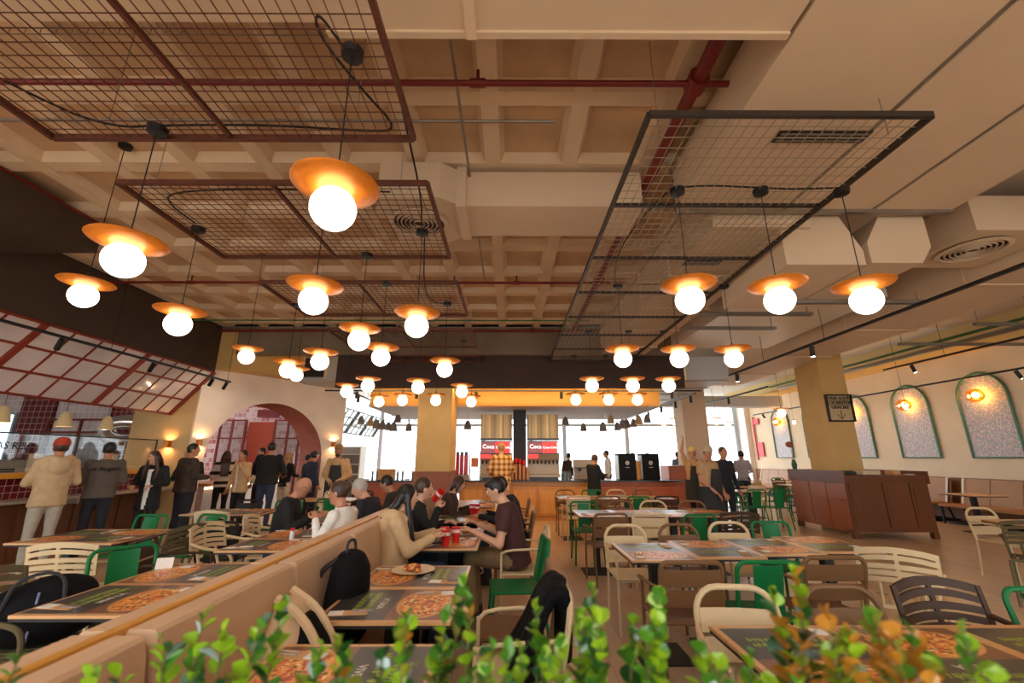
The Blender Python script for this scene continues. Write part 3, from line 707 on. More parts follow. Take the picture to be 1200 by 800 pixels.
# ---- printed placemats: dark half with lettering, half with a pizza picture
foodm = rampmat('pizza_print', [(0, srgb(70, 40, 25)), (.2, srgb(226, 130, 40)), (.45, srgb(240, 170, 70)), (.65, srgb(190, 60, 35)), (.8, srgb(250, 214, 140)), (.92, srgb(60, 70, 30))], 60, 'voronoi', .35)
crust = M('crust_print', srgb(216, 150, 88), .35, var=.2, scale=40)
darkp = M('dark_print', srgb(58, 56, 54), .3, var=.15, scale=12)
woodp = M('wood_print', srgb(126, 78, 50), .3, var=.25, scale=14, stretch=(1, 6, 1))
greenl = M('green_print', srgb(150, 176, 50), .4); whitel = M('white_print', srgb(226, 216, 196), .4)
vive = textmesh('VIVE LA', .05, .0002); vive.materials.clear(); vive.materials.append(whitel)
def make_mat(wx, wy):       # long side along x
    r = empty('paper_placemat'); r['category'] = 'placemat'; a, c = wx/2, wy/2
    MB().box(-a, 0, -c, c, 0, .0006).build('dark_half', darkp, r, smooth=False)
    MB().box(0, a, -c, c, 0, .0006).build('picture_half', woodp, r, smooth=False)
    pz = MB().prism([(a*.5+.46*wx/2*math.cos(t*PI/12), .46*wy*math.sin(t*PI/12)) for t in range(24)], .0005).build('pizza_picture', crust, r, smooth=False, loc=(0, 0, .0006))
    MB().prism([(a*.5+.41*wx/2*math.cos(t*PI/12), .41*wy*math.sin(t*PI/12)) for t in range(24)], .0004).build('topping_picture', foodm, pz, smooth=False, loc=(0, 0, .0005))
    g = MB(); rnd = random.Random(3)
    for row in range(2):
        y = -c*.75
        while y < c*.7:
            l = rnd.uniform(.012, .03); x = -a*.42-row*.055
            g.obox((x+rnd.uniform(-.004, .004), y+l/2, .0008), (rnd.uniform(.028, .042), l*.5, .0004), Euler((0, 0, rnd.uniform(-.5, .5))))
            g.obox((x+rnd.uniform(-.012, .012), y+l/2, .0008), (.009, l, .0004)); y += l*1.25
    stuff(g.build('green_scrawl', greenl, r, smooth=False))
    link('lettering', vive, r, (-a*.2, 0, .0008), (0, 0, PI/2))
    return r
MT = {}
def placemat(x, y, rz, label, group, wx=.62, wy=.485):
    if not MT: o = MT[0] = make_mat(wx, wy); o.location = (x, y, .7503)
    else: o = dup(MT[0], (x, y, .7503))
    o.rotation_euler = (0, 0, R(rz)); return tag(o, label, 'placemat', group)
kraft = M('kraft_paper', srgb(206, 156, 104), .8, var=.06, scale=20); steel = M('cutlery_steel', srgb(200, 196, 190), .25, .9)
def make_cut():
    r = empty('cutlery_pouch'); r['category'] = 'cutlery'
    MB().box(-.035, .035, -.10, .10, 0, .004, .0015).build('kraft_pouch', kraft, r)
    MB().tube([(-.012, .02, .007), (-.012, .12, .007)], .004, 5).build('fork_handle', steel, r)
    MB().tube([(.012, .02, .007), (.012, .125, .007)], .004, 5).build('knife_handle', steel, r)
    MB().box(-.03, .03, -.09, -.02, .004, .0055).build('napkin', white, r, smooth=False)
    return r
CT = {}
def cutlery(x, y, rz, label, group):
    if not CT: o = CT[0] = make_cut(); o.location = (x, y, .7515)
    else: o = dup(CT[0], (x, y, .7515))
    o.rotation_euler = (0, 0, R(rz)); return tag(o, label, 'cutlery', group)
def set_table(x, y, wx, wy, lab, group, flip, along='x'):
    table(x, y, wx, wy, 'oak topped pedestal table '+lab, group)
    rz = (180 if flip else 0)+(90 if along == 'y' else 0)
    placemat(x, y, rz, 'pizza placemat, table '+lab, 'placemats: '+group)
    dx, dy = ((wx/2-.10, wy/2-.10)); s = 1 if flip else -1
    if along == 'x': cutlery(x-s*.20, y+.155, 90+random.uniform(-12, 12), 'cutlery pouch, table '+lab, 'cutlery: '+group); cutlery(x+s*.20, y-.155, -90+random.uniform(-12, 12), 'cutlery pouch, table '+lab, 'cutlery: '+group)
    else: cutlery(x-.17, y-s*.20, random.uniform(-12, 12), 'cutlery pouch, table '+lab, 'cutlery: '+group); cutlery(x+.17, y+s*.20, 180+random.uniform(-12, 12), 'cutlery pouch, table '+lab, 'cutlery: '+group)

# ---- right hand rows: four tables each
rows = [(1.90, 'in the row behind the shrubs'), (3.89, 'in the second row from the shrubs'), (6.42, 'in the row before the apron worker'), (8.89, 'in the row nearest the bar')]
XT = [1.19, 1.735, 2.28, 2.83]; POS = ['at the aisle end', 'second from the aisle', 'third from the aisle', 'farthest from the aisle']
DY = lambda ri, i: .10*i if ri == 1 else 0
for ri, (y, lab) in enumerate(rows):
    for i, x in enumerate(XT): set_table(x, y+DY(ri, i), .54, .70, POS[i]+' '+lab, 'tables '+lab, i % 2 == 0, 'y')
RC = [  # row, side(-1 near, +1 far), kinds
    (0, 1, [('loop', 'cream'), ('loop', 'taupe'), ('slotted', 'dark'), ('splat', 'green')]),
    (1, -1, [('slat', 'taupe'), ('splat', 'green'), ('slat', 'taupe'), None]),
    (1, 1, [('loop', 'cream'), ('loop', 'taupe'), ('loop', 'cream'), ('splat', 'green')]),
    (2, -1, [('slat', 'taupe'), ('slat', 'cream'), ('splat', 'green'), ('slotted', 'dark')]),
    (2, 1, [('splat', 'green'), ('loop', 'taupe'), ('loop', 'cream'), ('loop', 'taupe')]),
    (3, -1, [('slat', 'cream'), ('slat', 'taupe'), ('splat', 'green'), ('slat', 'dark')]),
    (3, 1, [('loop', 'taupe'), ('splat', 'green'), ('loop', 'cream'), ('loop', 'taupe')])]
rn = ['row behind the shrubs', 'second row from the shrubs', 'row before the apron worker', 'row nearest the bar']
for ri, side, ks in RC:
    for i, kc in enumerate(ks):
        if not kc: continue
        y = rows[ri][0]+DY(ri, i)+side*(.35+(.17 if ri else .03)+random.uniform(-.03, .05)*(ri > 0)); x = XT[i]+random.uniform(-.03, .03)
        chair(kc[0], kc[1], x, y, (0 if side < 0 else 180)+random.uniform(-7, 7), '%s, %s side, %s' % (POS[i], 'shrub' if side < 0 else 'bar', rn[ri]), 'chairs along the long right rows')
chair('slotted', 'cream', 2.98, 3.64, -36, 'turned out at the second row from the shrubs', 'loose chairs')

# ---- middle tables along the banquette (x -.95 .. -.28)
mids = [(1.23, 1.78, 'by the banquette nearest the shrubs'), (2.565, 3.115, 'beside the black backpack'), (4.245, 4.785, 'where the four friends eat'), (5.85, 6.40, 'beside the woman in the brown jacket'), (7.5, 8.05, 'beyond the woman in the brown jacket')]
for k, (a, c, lab) in enumerate(mids):
    set_table(-.61, a, .66, .54, lab+', shrub side', 'tables '+lab, False); set_table(-.61, c, .66, .54, lab+', bar side', 'tables '+lab, True)
g = 'chairs facing the banquette'
chair('loop', 'cream', .02, 2.52, 92, 'with a black coat over its back', g)
chair('splat', 'taupe', -.02, 3.12, 86, 'facing the banquette beside the coat chair', g)
chair('splat', 'green', .04, 4.05, 95, 'pulled out beside the man in maroon', g)
chair('loop', 'cream', .10, 4.62, 92, 'under the man in maroon', g)
chair('slat', 'taupe', .02, 5.75, 90, 'at the table beside the woman in the brown jacket', g)
chair('slat', 'cream', .04, 6.35, 88, 'at the table beside the woman in the brown jacket', g)
chair('slat', 'taupe', .04, 7.5, 90, 'at the table beyond the woman in the brown jacket', g)

# ---- double banquette with brass rail (x ~ -1.2)
vinyl = M('tan_vinyl', srgb(206, 166, 128), .55, var=.08, scale=3, bump=.05); seatm = M('caramel_vinyl', srgb(168, 104, 58), .5, var=.08, scale=3)
railm = M('golden_oak', srgb(214, 150, 62), .35, var=.12, scale=6, stretch=(5, .5, 5)); bodyb = M('bench_dark', srgb(52, 36, 28), .6)
bq = tag(empty('banquette', (-1.22, 0, 0)), 'long back to back tan banquette with golden wooden top rail', 'banquette')
MB().box(-.02, .02, .95, 7.3, 0, .955).build('spine', bodyb, bq, smooth=False)
MB().box(-.014, .014, .95, 7.32, .95, .992, .006).build('top_rail', railm, bq)
for s in (-1, 1):
    MB().box(min(s*.06, s*.50), max(s*.06, s*.50), .95, 7.3, .05, .40).build('bench_base', bodyb, bq, smooth=False)
    ys = [.95, 1.5, 2.4, 3.25, 4.15, 5.05, 5.95, 6.62, 7.3]
    for a, c in zip(ys, ys[1:]):
        MB().box(min(s*.16, s*.54), max(s*.16, s*.54), a+.008, c-.008, .40, .48, .02).build('seat_cushion', seatm if s > 0 else vinyl, bq)
        q = MB(); x0, x1 = .035, .15
        vs = []
        for z, t0, t1 in ((.44, .03, .19), (.50, .03, .19), (.93, .018, .125), (.968, .018, .118), (.98, .024, .105)):
            vs.append([(s*t0, a+.015*(1+(s > 0))+.004*(z > .95), z), (s*t1, a+.015*(1+(s > 0))+.004*(z > .95), z), (s*t1, c-.010-.004*(z > .95), z), (s*t0, c-.010-.004*(z > .95), z)])
        fs = [(0, 1, 2, 3), (19, 18, 17, 16)]
        for k in range(4):
            for j in range(4): fs.append((k*4+j, k*4+(j+1) % 4, k*4+4+(j+1) % 4, k*4+4+j))
        q.add([p for r_ in vs for p in r_], fs).build('back_cushion', vinyl, bq)

# ---- left tables along the other side of the banquette
lefts = [(.95, 1.55, 'behind the banquette near the shrubs'), (2.66, 3.19, 'beside the duffel bag'), (4.17, 4.72, 'near the salt shaker'), (5.75, 6.3, 'between the bald man and the grey haired man')]
for a, c, lab in lefts:
    set_table(-2.14, a, .66, .54, lab+', shrub side', 'tables '+lab, False); set_table(-2.14, c, .66, .54, lab+', arch side', 'tables '+lab, True)
g = 'chairs on the service counter side'
chair('splat', 'green', -2.80, 3.52, -125, 'turned out beside the duffel bag', g)
chair('slotted', 'olive', -2.80, 2.82, -85, 'holding the black duffel bag', g)
chair('slotted', 'olive', -3.62, 2.78, -60, 'behind the duffel bag chair', g)
chair('slat', 'dark', -2.84, 4.02, -75, 'facing the table with the salt shaker', g)
chair('slotted', 'cream', -2.80, 4.68, -95, 'facing the table with the salt shaker', g)
chair('slotted', 'cream', -2.72, 5.35, -80, 'under the bald man in black', g)
chair('slat', 'taupe', -2.70, 1.45, -92, 'at the table nearest the shrubs', g)
# tables nearer the counter
for x, y in ((-4.35, 4.63), (-3.86, 4.63)): set_table(x, y, .49, .80, 'in front of the hooded man', 'tables in front of the hooded man', x < -4, 'y')
for x, y in ((-4.25, 6.6), (-3.70, 6.6)): set_table(x, y, .54, .70, 'between the arch and the bald man', 'tables between the arch and the bald man', x < -4, 'y')
for x, y in ((-3.7, 8.5), (-3.15, 8.5)): set_table(x, y, .54, .70, 'in front of the bearded apron worker', 'tables in front of the bearded apron worker', x < -3.5, 'y')
g = 'chairs near the service counter'
chair('slotted', 'cream', -3.55, 3.92, 12, 'before the table of the hooded man', g)
chair('splat', 'green', -4.40, 5.35, 175, 'behind the table of the hooded man', g)
chair('splat', 'green', -3.72, 5.38, 165, 'between the puffer jacket man and the charcoal chair', g)
chair('slotted', 'olive', -3.44, 4.62, 80, 'at the end of the table of the hooded man', g)
chair('slat', 'black', -3.15, 5.20, 5, 'between the two green chairs and the bald man', g)
chair('slotted', 'cream', -3.72, 6.02, -5, 'before the table facing the arch', g)
chair('slat', 'black', -4.25, 7.15, 178, 'behind the table facing the arch', g)
chair('splat', 'green', -3.60, 7.2, 185, 'behind the table facing the arch', g)
chair('splat', 'green', -3.10, 7.95, 10, 'before the table of the bearded apron worker', g)
chair('slat', 'black', -3.65, 7.97, -6, 'before the table of the bearded apron worker', g)
chair('slat', 'cream', -3.6, 9.05, 180, 'behind the table of the bearded apron worker', g)
chair('slat', 'black', -3.05, 9.05, 176, 'behind the table of the bearded apron worker', g)

# ---- right wing
def plain_table(x, y, wx, wy, label, group):
    return table(x, y, wx, wy, label, group)
plain_table(6.3, 5.4, .75, .70, 'pale topped table beside the dark kiosk', None); 
chair('slotted', 'olive', 5.66, 4.95, -50, 'beside the pale table near the kiosk', 'chairs at the kiosk table')
chair('loop', 'cream', 6.45, 5.98, 180, 'behind the pale table near the kiosk', 'chairs at the kiosk table')
far = [(5.6, 10.6), (6.4, 11.9), (5.8, 13.0+1.6), (7.0, 14.2), (8.2, 12.8), (6.2, 16.6), (8.0, 16.0), (9.2, 14.6), (7.2, 18.2)]
for k, (x, y) in enumerate(far):
    plain_table(x, y, .75, .70, 'pale table among the green chairs near the far windows', 'far hall tables')
    for s, rz in ((-1, 0), (1, 180)):
        for dx in ((-.19, .19) if k < 6 and s < 0 else (0,)):
            kind = [('splat', 'green'), ('splat', 'green'), ('slat', 'cream'), ('splat', 'green'), ('slat', 'taupe')][(k*2+(s > 0)+(dx > 0)) % 5]
            chair(kind[0], kind[1], x+dx*1.4, y+s*.55, rz+random.uniform(-12, 12), 'at the pale tables near the far windows', 'far hall chairs')
# benches on the right wall
def bench(y0, y1, label):
    b_ = tag(empty('wall_bench', (10.75, (y0+y1)/2, 0)), label, 'bench'); h = (y1-y0)/2; bm = M('bench_brown', srgb(170, 128, 92), .55, var=.08, scale=3); sd = M('bench_seat_oak', srgb(176, 118, 66), .5, var=.1, scale=4)
    MB().box(-.45, .25, -h, h, .38, .44, .01).build('seat', sd, b_)
    n = max(2, round(2*h/.62))
    for i in range(n):
        a = -h+2*h*i/n; MB().add([(.10, a+.01, .44), (.22, a+.01, .44), (.34, a+.01, 1.0), (.26, a+.01, 1.0), (.10, a+2*h/n-.01, .44), (.22, a+2*h/n-.01, .44), (.34, a+2*h/n-.01, 1.0), (.26, a+2*h/n-.01, 1.0)],
            [(0, 3, 2, 1), (4, 5, 6, 7), (0, 1, 5, 4), (1, 2, 6, 5), (2, 3, 7, 6), (3, 0, 4, 7)]).build('back_cushion', bm, b_, smooth=False)
    for a in (-h+.05, h-.05):
        for p, q_ in (((-.42, a, .38), (-.44, a, 0)), ((.10, a, .38), (.22, a, 0))): MB().tube([p, q_], .025, 4).build('leg', blackm, b_, smooth=False)
        MB().add([(.06, a-.04, .36), (.12, a-.04, .36), (.30, a-.04, 1.02), (.24, a-.04, 1.02), (.06, a, .36), (.12, a, .36), (.30, a, 1.02), (.24, a, 1.02)], [(0, 1, 2, 3), (7, 6, 5, 4), (0, 4, 5, 1), (1, 5, 6, 2), (2, 6, 7, 3), (3, 7, 4, 0)]).build('end_panel', white, b_, smooth=False)
    MB().box(-.3, .3, -h, h, .0, .05).build('plinth', blackm, b_, smooth=False)
bench(11.2, 14.2, 'tan cushioned wall bench beyond the kiosk under the middle arches'); bench(7.6, 10.9, 'tan cushioned wall bench under the arch with the brightest amber lamp'); bench(15.0, 19.5, 'tan cushioned wall bench near the far windows')
for x, y in ((9.75, 9.5), (9.75, 12.3), (9.75, 16)): plain_table(x, y, .75, .70, 'pale table in front of a wall bench', 'bench tables')
# ================================================================== BAR
oakp = M('honey_oak', srgb(220, 156, 76), .4, var=.16, scale=4, stretch=(6, 1, .6)); oakd = M('honey_oak_frame', srgb(204, 138, 64), .4, var=.14, scale=4, stretch=(6, 1, .6))
terrap = M('terracotta_panel', srgb(176, 92, 52), .45, var=.1, scale=3)
stone = M('dark_worktop', srgb(52, 46, 44), .25)
def counter_unit(x0, x1, y, label, pm, fmz, n):
    r = tag(empty('bar_counter', ((x0+x1)/2, y, 0)), label, 'counter', 'bar counter units'); a = (x1-x0)/2
    MB().box(-a, a, .02, .75, 0, .91).build('carcass', fmz, r, smooth=False)
    for i in range(n):
        p, q = -a+2*a*i/n, -a+2*a*(i+1)/n
        MB().box(p+.01, q-.01, -.02, .02, .10, .80).build('door_panel', pm, r, smooth=False)
        for (u0, u1, z0, z1) in ((p+.01, p+.07, .10, .80), (q-.07, q-.01, .10, .80), (p+.07, q-.07, .10, .17), (p+.07, q-.07, .73, .80)):
            MB().box(u0, u1, -.035, -.02, z0, z1).build('panel_frame', fmz, r, smooth=False)
    MB().box(-a, a, -.02, .02, 0, .09).build('kickboard', fmz, r, smooth=False); MB().box(-a, a, -.02, .02, .81, .91).build('apron_board', fmz, r, smooth=False)
    return r
counter_unit(-1.28, 2.0, 11.32, 'honey oak panelled bar counter below the drinks machines', oakp, oakd, 5)
counter_unit(2.02, 4.3, 11.32, 'terracotta bar counter below the black bins', terrap, terrap, 2)
counter_unit(-3.9, -2.14, 11.32, 'terracotta bar counter between the arch wall and the ochre column', terrap, terrap, 2)
tag(MB().box(-3.95, 4.35, 11.22, 12.1, .912, .95).build('worktop', stone, smooth=False), 'dark continuous worktop along the whole bar', 'worktop')
tag(MB().box(4.45, 5.1, 12.5, 13.2, 0, 1.28, .01).build('service_cabinet', terrap, smooth=False), 'terracotta service cabinet beside the pale column', 'cabinet')
inox_reflect = M('stainless', srgb(150, 116, 76), .35, .35, var=.55, scale=2.2, stretch=(6, 1, .05), col2=srgb(226, 190, 130)); inoxp = M('stainless_plain', srgb(164, 144, 122), .4, .5)  # striped gold and brown reflections painted into the hopper steel colour
redscr = M('red_screen', srgb(222, 36, 28), .3, emit=.7, ecol=srgb(222, 36, 28)); darkscr = M('dark_red_screen', srgb(110, 40, 40), .3, emit=.4, ecol=srgb(120, 50, 50)); whp = M('white_lettering', srgb(245, 245, 245), .4, emit=.6)
def soda(x, label):
    r = tag(empty('drinks_machine', (x, 11.75, .95)), label, 'drinks machine', 'drinks machines')
    MB().box(-.42, .42, -.05, .4, 1.05, 1.68).build('ice_hopper', inox_reflect, r, smooth=False)
    MB().box(-.43, .43, -.09, .4, 1.00, 1.05).build('ledge', M('machine_black', srgb(40, 34, 32), .3), r, smooth=False)
    sc = MB().box(-.42, .42, -.06, .35, .64, .98).build('screen_housing', MATS['machine_black'], r, smooth=False)
    MB().box(-.40, -.02, -.075, -.06, .67, .95).build('picture_screen', darkscr, r, smooth=False)
    MB().box(-.02, .36, -.075, -.06, .67, .95).build('brand_screen', redscr, r, smooth=False)
    MB().box(.37, .41, -.07, -.06, .67, .95).build('side_strip', whp, r, smooth=False)
    lettering('Coca-Cola', .085, whp, r, (.17, -.078, .81), (PI/2, 0, 0), .001)
    lettering('Coca', .15, whp, r, (-.21, -.078, .83), (PI/2, 0, 0), .001)
    MB().box(-.42, .42, .05, .4, .12, .64).build('dispenser_back', inoxp, r, smooth=False)
    MB().add([(-.42, -.06, .64), (.42, -.06, .64), (.42, -.02, .46), (-.42, -.02, .46), (-.42, .06, .64), (.42, .06, .64), (.42, .06, .46), (-.42, .06, .46)], [(3, 2, 1, 0), (4, 5, 6, 7), (3, 7, 6, 2)]).build('valve_panel', inoxp, r, smooth=False)
    MB().box(-.40, -.14, -.07, -.05, .53, .63).build('red_label', redscr, r, smooth=False)
    for k in range(8): MB().lathe([(.028, 0), (.022, -.07), (.008, -.10)], 8, c=(-.36+k*.103, -.05, .48)).build('nozzle', MATS['machine_black'], r)
    MB().box(-.43, .43, -.14, .4, .05, .14, .01).build('drip_tray', inoxp, r, smooth=False)
    MB().box(-.38, .38, -.1, .38, 0, .05).build('foot', MATS['machine_black'], r, smooth=False)
    return r
soda(-.37, 'stainless drinks machine with red screen in front of the plaid shirt man'); soda(.88, 'stainless drinks machine with red screen in full view beside the black post')
tag(MB().box(.08, .42, 11.55, 11.9, .95, 2.74).build('square_post', M('navy_black', srgb(24, 26, 34), .6), smooth=False), 'black square post between the two drinks machines', 'post')
cupr = M('cup_red', srgb(206, 30, 26), .4); cupb = M('cup_kraft', srgb(224, 168, 122), .5)
def cupstack(x, h, top):
    r = tag(empty('cup_stack', (x, 11.42, .95)), 'stack of %s paper cups in front of the black post' % ('red topped' if top else 'kraft'), 'cup stack', 'cup stacks on the bar')
    m = MB(); n = int(h/.035)
    for k in range(n): m.lathe([(.032, k*.035), (.042, k*.035+.033), (.044, k*.035+.035)], 12)
    m.build('sleeve_of_cups', cupb, r)
    if top: MB().lathe([(.036, h), (.046, h+.07), (.045, h+.12)], 12).build('top_cup', cupr, r)
for x, h, t in ((.05, .36, 0), (.15, .42, 1), (.25, .40, 1), (.35, .36, 1), (.45, .34, 0)): cupstack(x, h, t)
# black bins with emblem
def binbox(x, label):
    r = tag(empty('tray_return_bin', (x, 11.55, .95)), label, 'bin', 'black boxes on the bar'); bm = M('bin_black', srgb(15, 17, 22), .6, spec=.2)
    MB().box(-.22, .22, -.2, .2, 0, .62, .015).build('body', bm, r, smooth=False); MB().box(-.24, .24, -.22, .22, .62, .65).build('lid', bm, r, smooth=False)
    MB().lathe([(.05, 0), (.045, .004), (.02, .004), (.015, 0)], 16, cap=False).build('emblem', M('pale_emblem', srgb(196, 196, 190), .5), r, loc=(0, -.202, .42), rot=(PI/2, 0, 0))
    MB().box(-.05, .05, -.206, -.2, .30, .315).build('emblem_line', MATS['pale_emblem'], r, smooth=False)
    MB().box(-.235, -.222, -.19, .19, .02, .6).build('side_panel', M('pale_blue_panel', srgb(190, 205, 216), .4), r, smooth=False)
binbox(3.0, 'black box with round emblem beside the woman in the dark jacket'); binbox(3.60, 'black box with round emblem near the end of the bar')
tag(MB().lathe([(.10, 0), (.10, .40), (.06, .46)], 14).build('wooden_canister', oakp, loc=(3.30, 11.6, .95)), 'golden canister between the two black boxes', 'canister')
# slush dispenser and display rack, left
r = tag(empty('slush_dispenser', (-1.26, 11.7, .95)), 'red slush dispenser beside the ochre column', 'dispenser')
for k in range(3):
    MB().box(-.16+k*.11, -.07+k*.11, -.15, .15, .12, .62, .01).build('red_tank', M('slush_red', srgb(196, 50, 60), .2), r, smooth=False)
    MB().box(-.15+k*.11, -.08+k*.11, -.16, .14, .62, .70).build('tank_lid', MATS['machine_black'], r, smooth=False)
MB().box(-.18, .2, -.18, .2, 0, .12).build('base', inoxp, r, smooth=False)
r = tag(empty('display_rack', (-.94, 11.9, .95)), 'white framed display rack with orange card beside the slush dispenser', 'rack')
for x in (-.14, .14): MB().box(x-.012, x+.012, -.1, .1, 0, .7).build('upright', white, r, smooth=False)
for z in (.02, .3, .58): MB().box(-.14, .14, -.1, .1, z, z+.015).build('shelf', white, r, smooth=False)
MB().box(-.1, .1, -.11, -.105, .32, .55).build('orange_card', M('orange_card', srgb(226, 140, 90), .5), r, smooth=False)
for k, x in enumerate((1.37, 1.44, 1.51, 1.58, 2.37, 2.44)):
    b_ = tag(empty('bottle', (x, 11.75+random.uniform(-.1, .1), .95)), 'small bottle in the row right of the drinks machines', 'bottle', 'bottles on the bar')
    MB().lathe([(.03, 0), (.032, .12), (.012, .17), (.012, .21)], 10).build('glass_body', M('bottle%d' % (k % 3), [srgb(60, 80, 70), srgb(120, 140, 150), srgb(70, 50, 40)][k % 3], .15), b_); MB().lathe([(.014, .205), (.014, .23)], 8).build('cap', blackm, b_)
for k in range(12):
    x = -3.7+k*.13
    tag(MB().lathe([(.055, 0), (.075, .015), (.078, .02), (.05, .01)], 14, cap=False).build('stacked_plate', cupb, loc=(x+.02, 11.5, .955+.0)) if k % 4 == 0 else MB().lathe([(.028, 0), (.03, .16+.03*(k % 3)), (.012, .22), (.012, .27)], 10).build('bottle', M('bottle%d' % (k % 3), (.1, .1, .1)), loc=(x, 11.6, .95)),
        'kraft plate on the bar left of the ochre column' if k % 4 == 0 else 'dark bottle on the bar left of the ochre column', 'plate' if k % 4 == 0 else 'bottle', 'things on the bar left of the column')
for k in range(6): tag(MB().box(-3.35, -2.95, 11.3, 11.55, .955+k*.045, .995+k*.045, .01).build('pizza_box', kraft, smooth=False), 'kraft box in the stack on the bar left of the column', 'box', 'stack of kraft boxes on the bar')
# espresso machine outline behind
r = tag(empty('coffee_machine', (2.0, 11.95, .95)), 'silver coffee machine between the drinks machine and the woman', 'coffee machine')
MB().box(-.32, .32, -.15, .15, .28, .5, .02).build('head', inoxp, r, smooth=False); MB().box(-.32, .32, -.15, .15, 0, .08, .01).build('base', inoxp, r, smooth=False); MB().box(-.28, .28, .05, .15, .08, .28).build('back_panel', inoxp, r, smooth=False)
for x in (-.15, .15): MB().tube([(x, -.1, .28), (x, -.1, .2)], .03, 8).build('group_head', blackm, r)
# bell pendants
bellm = M('woven_bell', srgb(182, 150, 110), .8, var=.2, scale=60); bellc = M('cream_bell', srgb(214, 188, 140), .7, var=.1, scale=40); bellg = M('grey_bell', srgb(128, 116, 108), .8, var=.15, scale=50)
def bell(loc, mat, top, label, group, s=1.0):
    r = tag(empty('bell_pendant', loc), label, 'pendant lamp', group)
    MB().lathe([(.11*s, 0), (.105*s, .02), (.085*s, .12*s), (.06*s, .2*s), (.03*s, .24*s), (.028*s, .24*s), (.055*s, .195*s), (.08*s, .12*s), (.1*s, .02)], 18, cap=False).build('bell_shade', mat, r)
    MB().tube([(0, 0, .22*s), (0, 0, top-loc[2])], .004, 5).build('cord', blackm, r)
    MB().sph((0, 0, .06*s), .035*s, 10, 6).build('bulb', M('bell_bulb', (1, .9, .7), emit=5, ecol=(1, .8, .5)), r)
BL = [(423, 497, 0), (434, 499, 1), (441, 502, 0), (448, 503, 0), (455, 504, 0), (461, 505, 0), (466, 495, 0), (479, 505, 0), (548, 503, 0), (663, 498, 0), (684, 505, 0), (707, 505, 0),
      (716, 496, 1), (724, 504, 0), (730, 502, 0), (735, 501, 0), (743, 500, 0), (749, 497, 1), (759, 495, 0)]
for k, (u, v, tn) in enumerate(BL):
    p = Py(u, v, 13+.9*math.sin(k*2.1)); over = -3.6 < p.x < 3.8
    bell((p.x, p.y, p.z), bellm if tn else bellg, 2.74 if over else CEIL, '%s woven bell pendant %s' % ('tan' if tn else 'grey', 'below the bar soffit' if over else 'hanging beside the bar soffit'), 'bell pendants over the bar', 1.05)
# ================================================================== KITCHEN SERVICE COUNTER
wallnut = M('walnut_front', srgb(110, 64, 36), .5, var=.15, scale=4, stretch=(1, 6, .6)); steelt = M('tray_steel', srgb(205, 196, 186), .3, .6); amber_top = M('amber_counter_edge', srgb(226, 156, 40), .4)
k = tag(empty('service_counter', (-7.3, 6.0, 0)), 'long walnut service counter with steel tray rail and amber ledge', 'counter')
MB().box(-.7, .0, -3.5, 3.36, 0, .86).build('front_body', wallnut, k, smooth=False)
for i in range(8): MB().box(0, .02, -3.45+i*.85, -2.65+i*.85, .08, .80).build('front_panel', wallnut, k, smooth=False)
MB().box(-.02, .30, -3.5, 3.36, .86, .90, .008).build('tray_rail', steelt, k, smooth=False)
for i in range(5): MB().box(.0, .26, -3.4+i*1.6, -3.36+i*1.6, .78, .86).build('rail_bracket', steelt, k, smooth=False)
MB().box(-.66, -.08, -3.5, 3.36, .86, 1.2).build('tiled_upstand', tilemat('red_tile_side', srgb(120, 30, 34), srgb(100, 24, 30), srgb(190, 150, 140), .1, .1, 'YZ', .2, .05), k, smooth=False)
MB().box(-.70, -.02, -3.5, 3.36, 1.2, 1.27).build('amber_ledge', amber_top, k, smooth=False)
gl = glassmat('counter_glass', (.93, .95, .95), .045)
sg = tag(empty('sneeze_guard', (-7.5, 6.0, 1.27)), 'glass sneeze guard with dark lettering on the service counter', 'glass screen')
for i in range(4): MB().box(-.005, .005, -3.45+i*1.7, -1.79+i*1.7, .08, .58).build('glass_panel', gl, sg, smooth=False)
for i in range(5): MB().tube([(0, -3.47+i*1.7, 0), (0, -3.47+i*1.7, .6)], .015, 6).build('post', blackm, sg)
MB().box(-.02, .02, -3.5, 3.3, .58, .60).build('top_rail', blackm, sg, smooth=False)
dl = M('dark_lettering', srgb(30, 44, 60), .5)
lettering('AS REU', .15, dl, sg, (.012, .66, .40), (PI/2, 0, PI/2), .001); lettering('AS', .15, dl, sg, (.012, 1.40, .40), (PI/2, 0, PI/2), .001)
for i, y in enumerate((-.55, .15, .95, 1.5, 2.3)): tag(MB().box(-7.54, -7.535, 6+y, 6+y+.22, 1.29, 1.56).build('menu_card', M('card_cream', srgb(226, 206, 178), .7), smooth=False), 'cream menu card leaning behind the glass guard', 'menu card', 'menu cards behind the glass')
for i, y in enumerate((4.95, 5.75, 6.6, 7.55, 8.35)): bell((-7.75, y, 2.02), bellc, CEIL, 'cream bell pendant over the service counter', 'bell pendants over the service counter', 1.05)
# kitchen back wall features
for i, (x0, x1) in enumerate(((-13.5, -12.6), (-11.0, -10.3), (-9.35, -8.7))): struct(MB().box(x0, x1, 11.9, 12.0, 0, 3.2).build('wall_pilaster_%d' % (i+1), redt, smooth=False))
wf = struct(empty('window_2', (-14.2, 11.95, 0)))
for (a, c, z0, z1) in ((-.62, -.56, .9, 2.7), (.56, .62, .9, 2.7), (-.56, .56, .9, .96), (-.56, .56, 2.64, 2.7)): MB().box(a, c, -.05, .05, z0, z1).build('frame_bar', frame, wf, smooth=False)
MB().box(-.56, .56, -.01, .01, .96, 2.64).build('pane', M('glow_pane', srgb(190, 225, 240), .1, emit=.9, ecol=srgb(190, 225, 240)), wf, smooth=False)  # daylight put in as the pane's own glow, solid wall behind
sc = tag(empty('kitchen_screen', (-10.6, 11.2, 0)), 'red framed glass screen in front of the kitchen tiles', 'screen')
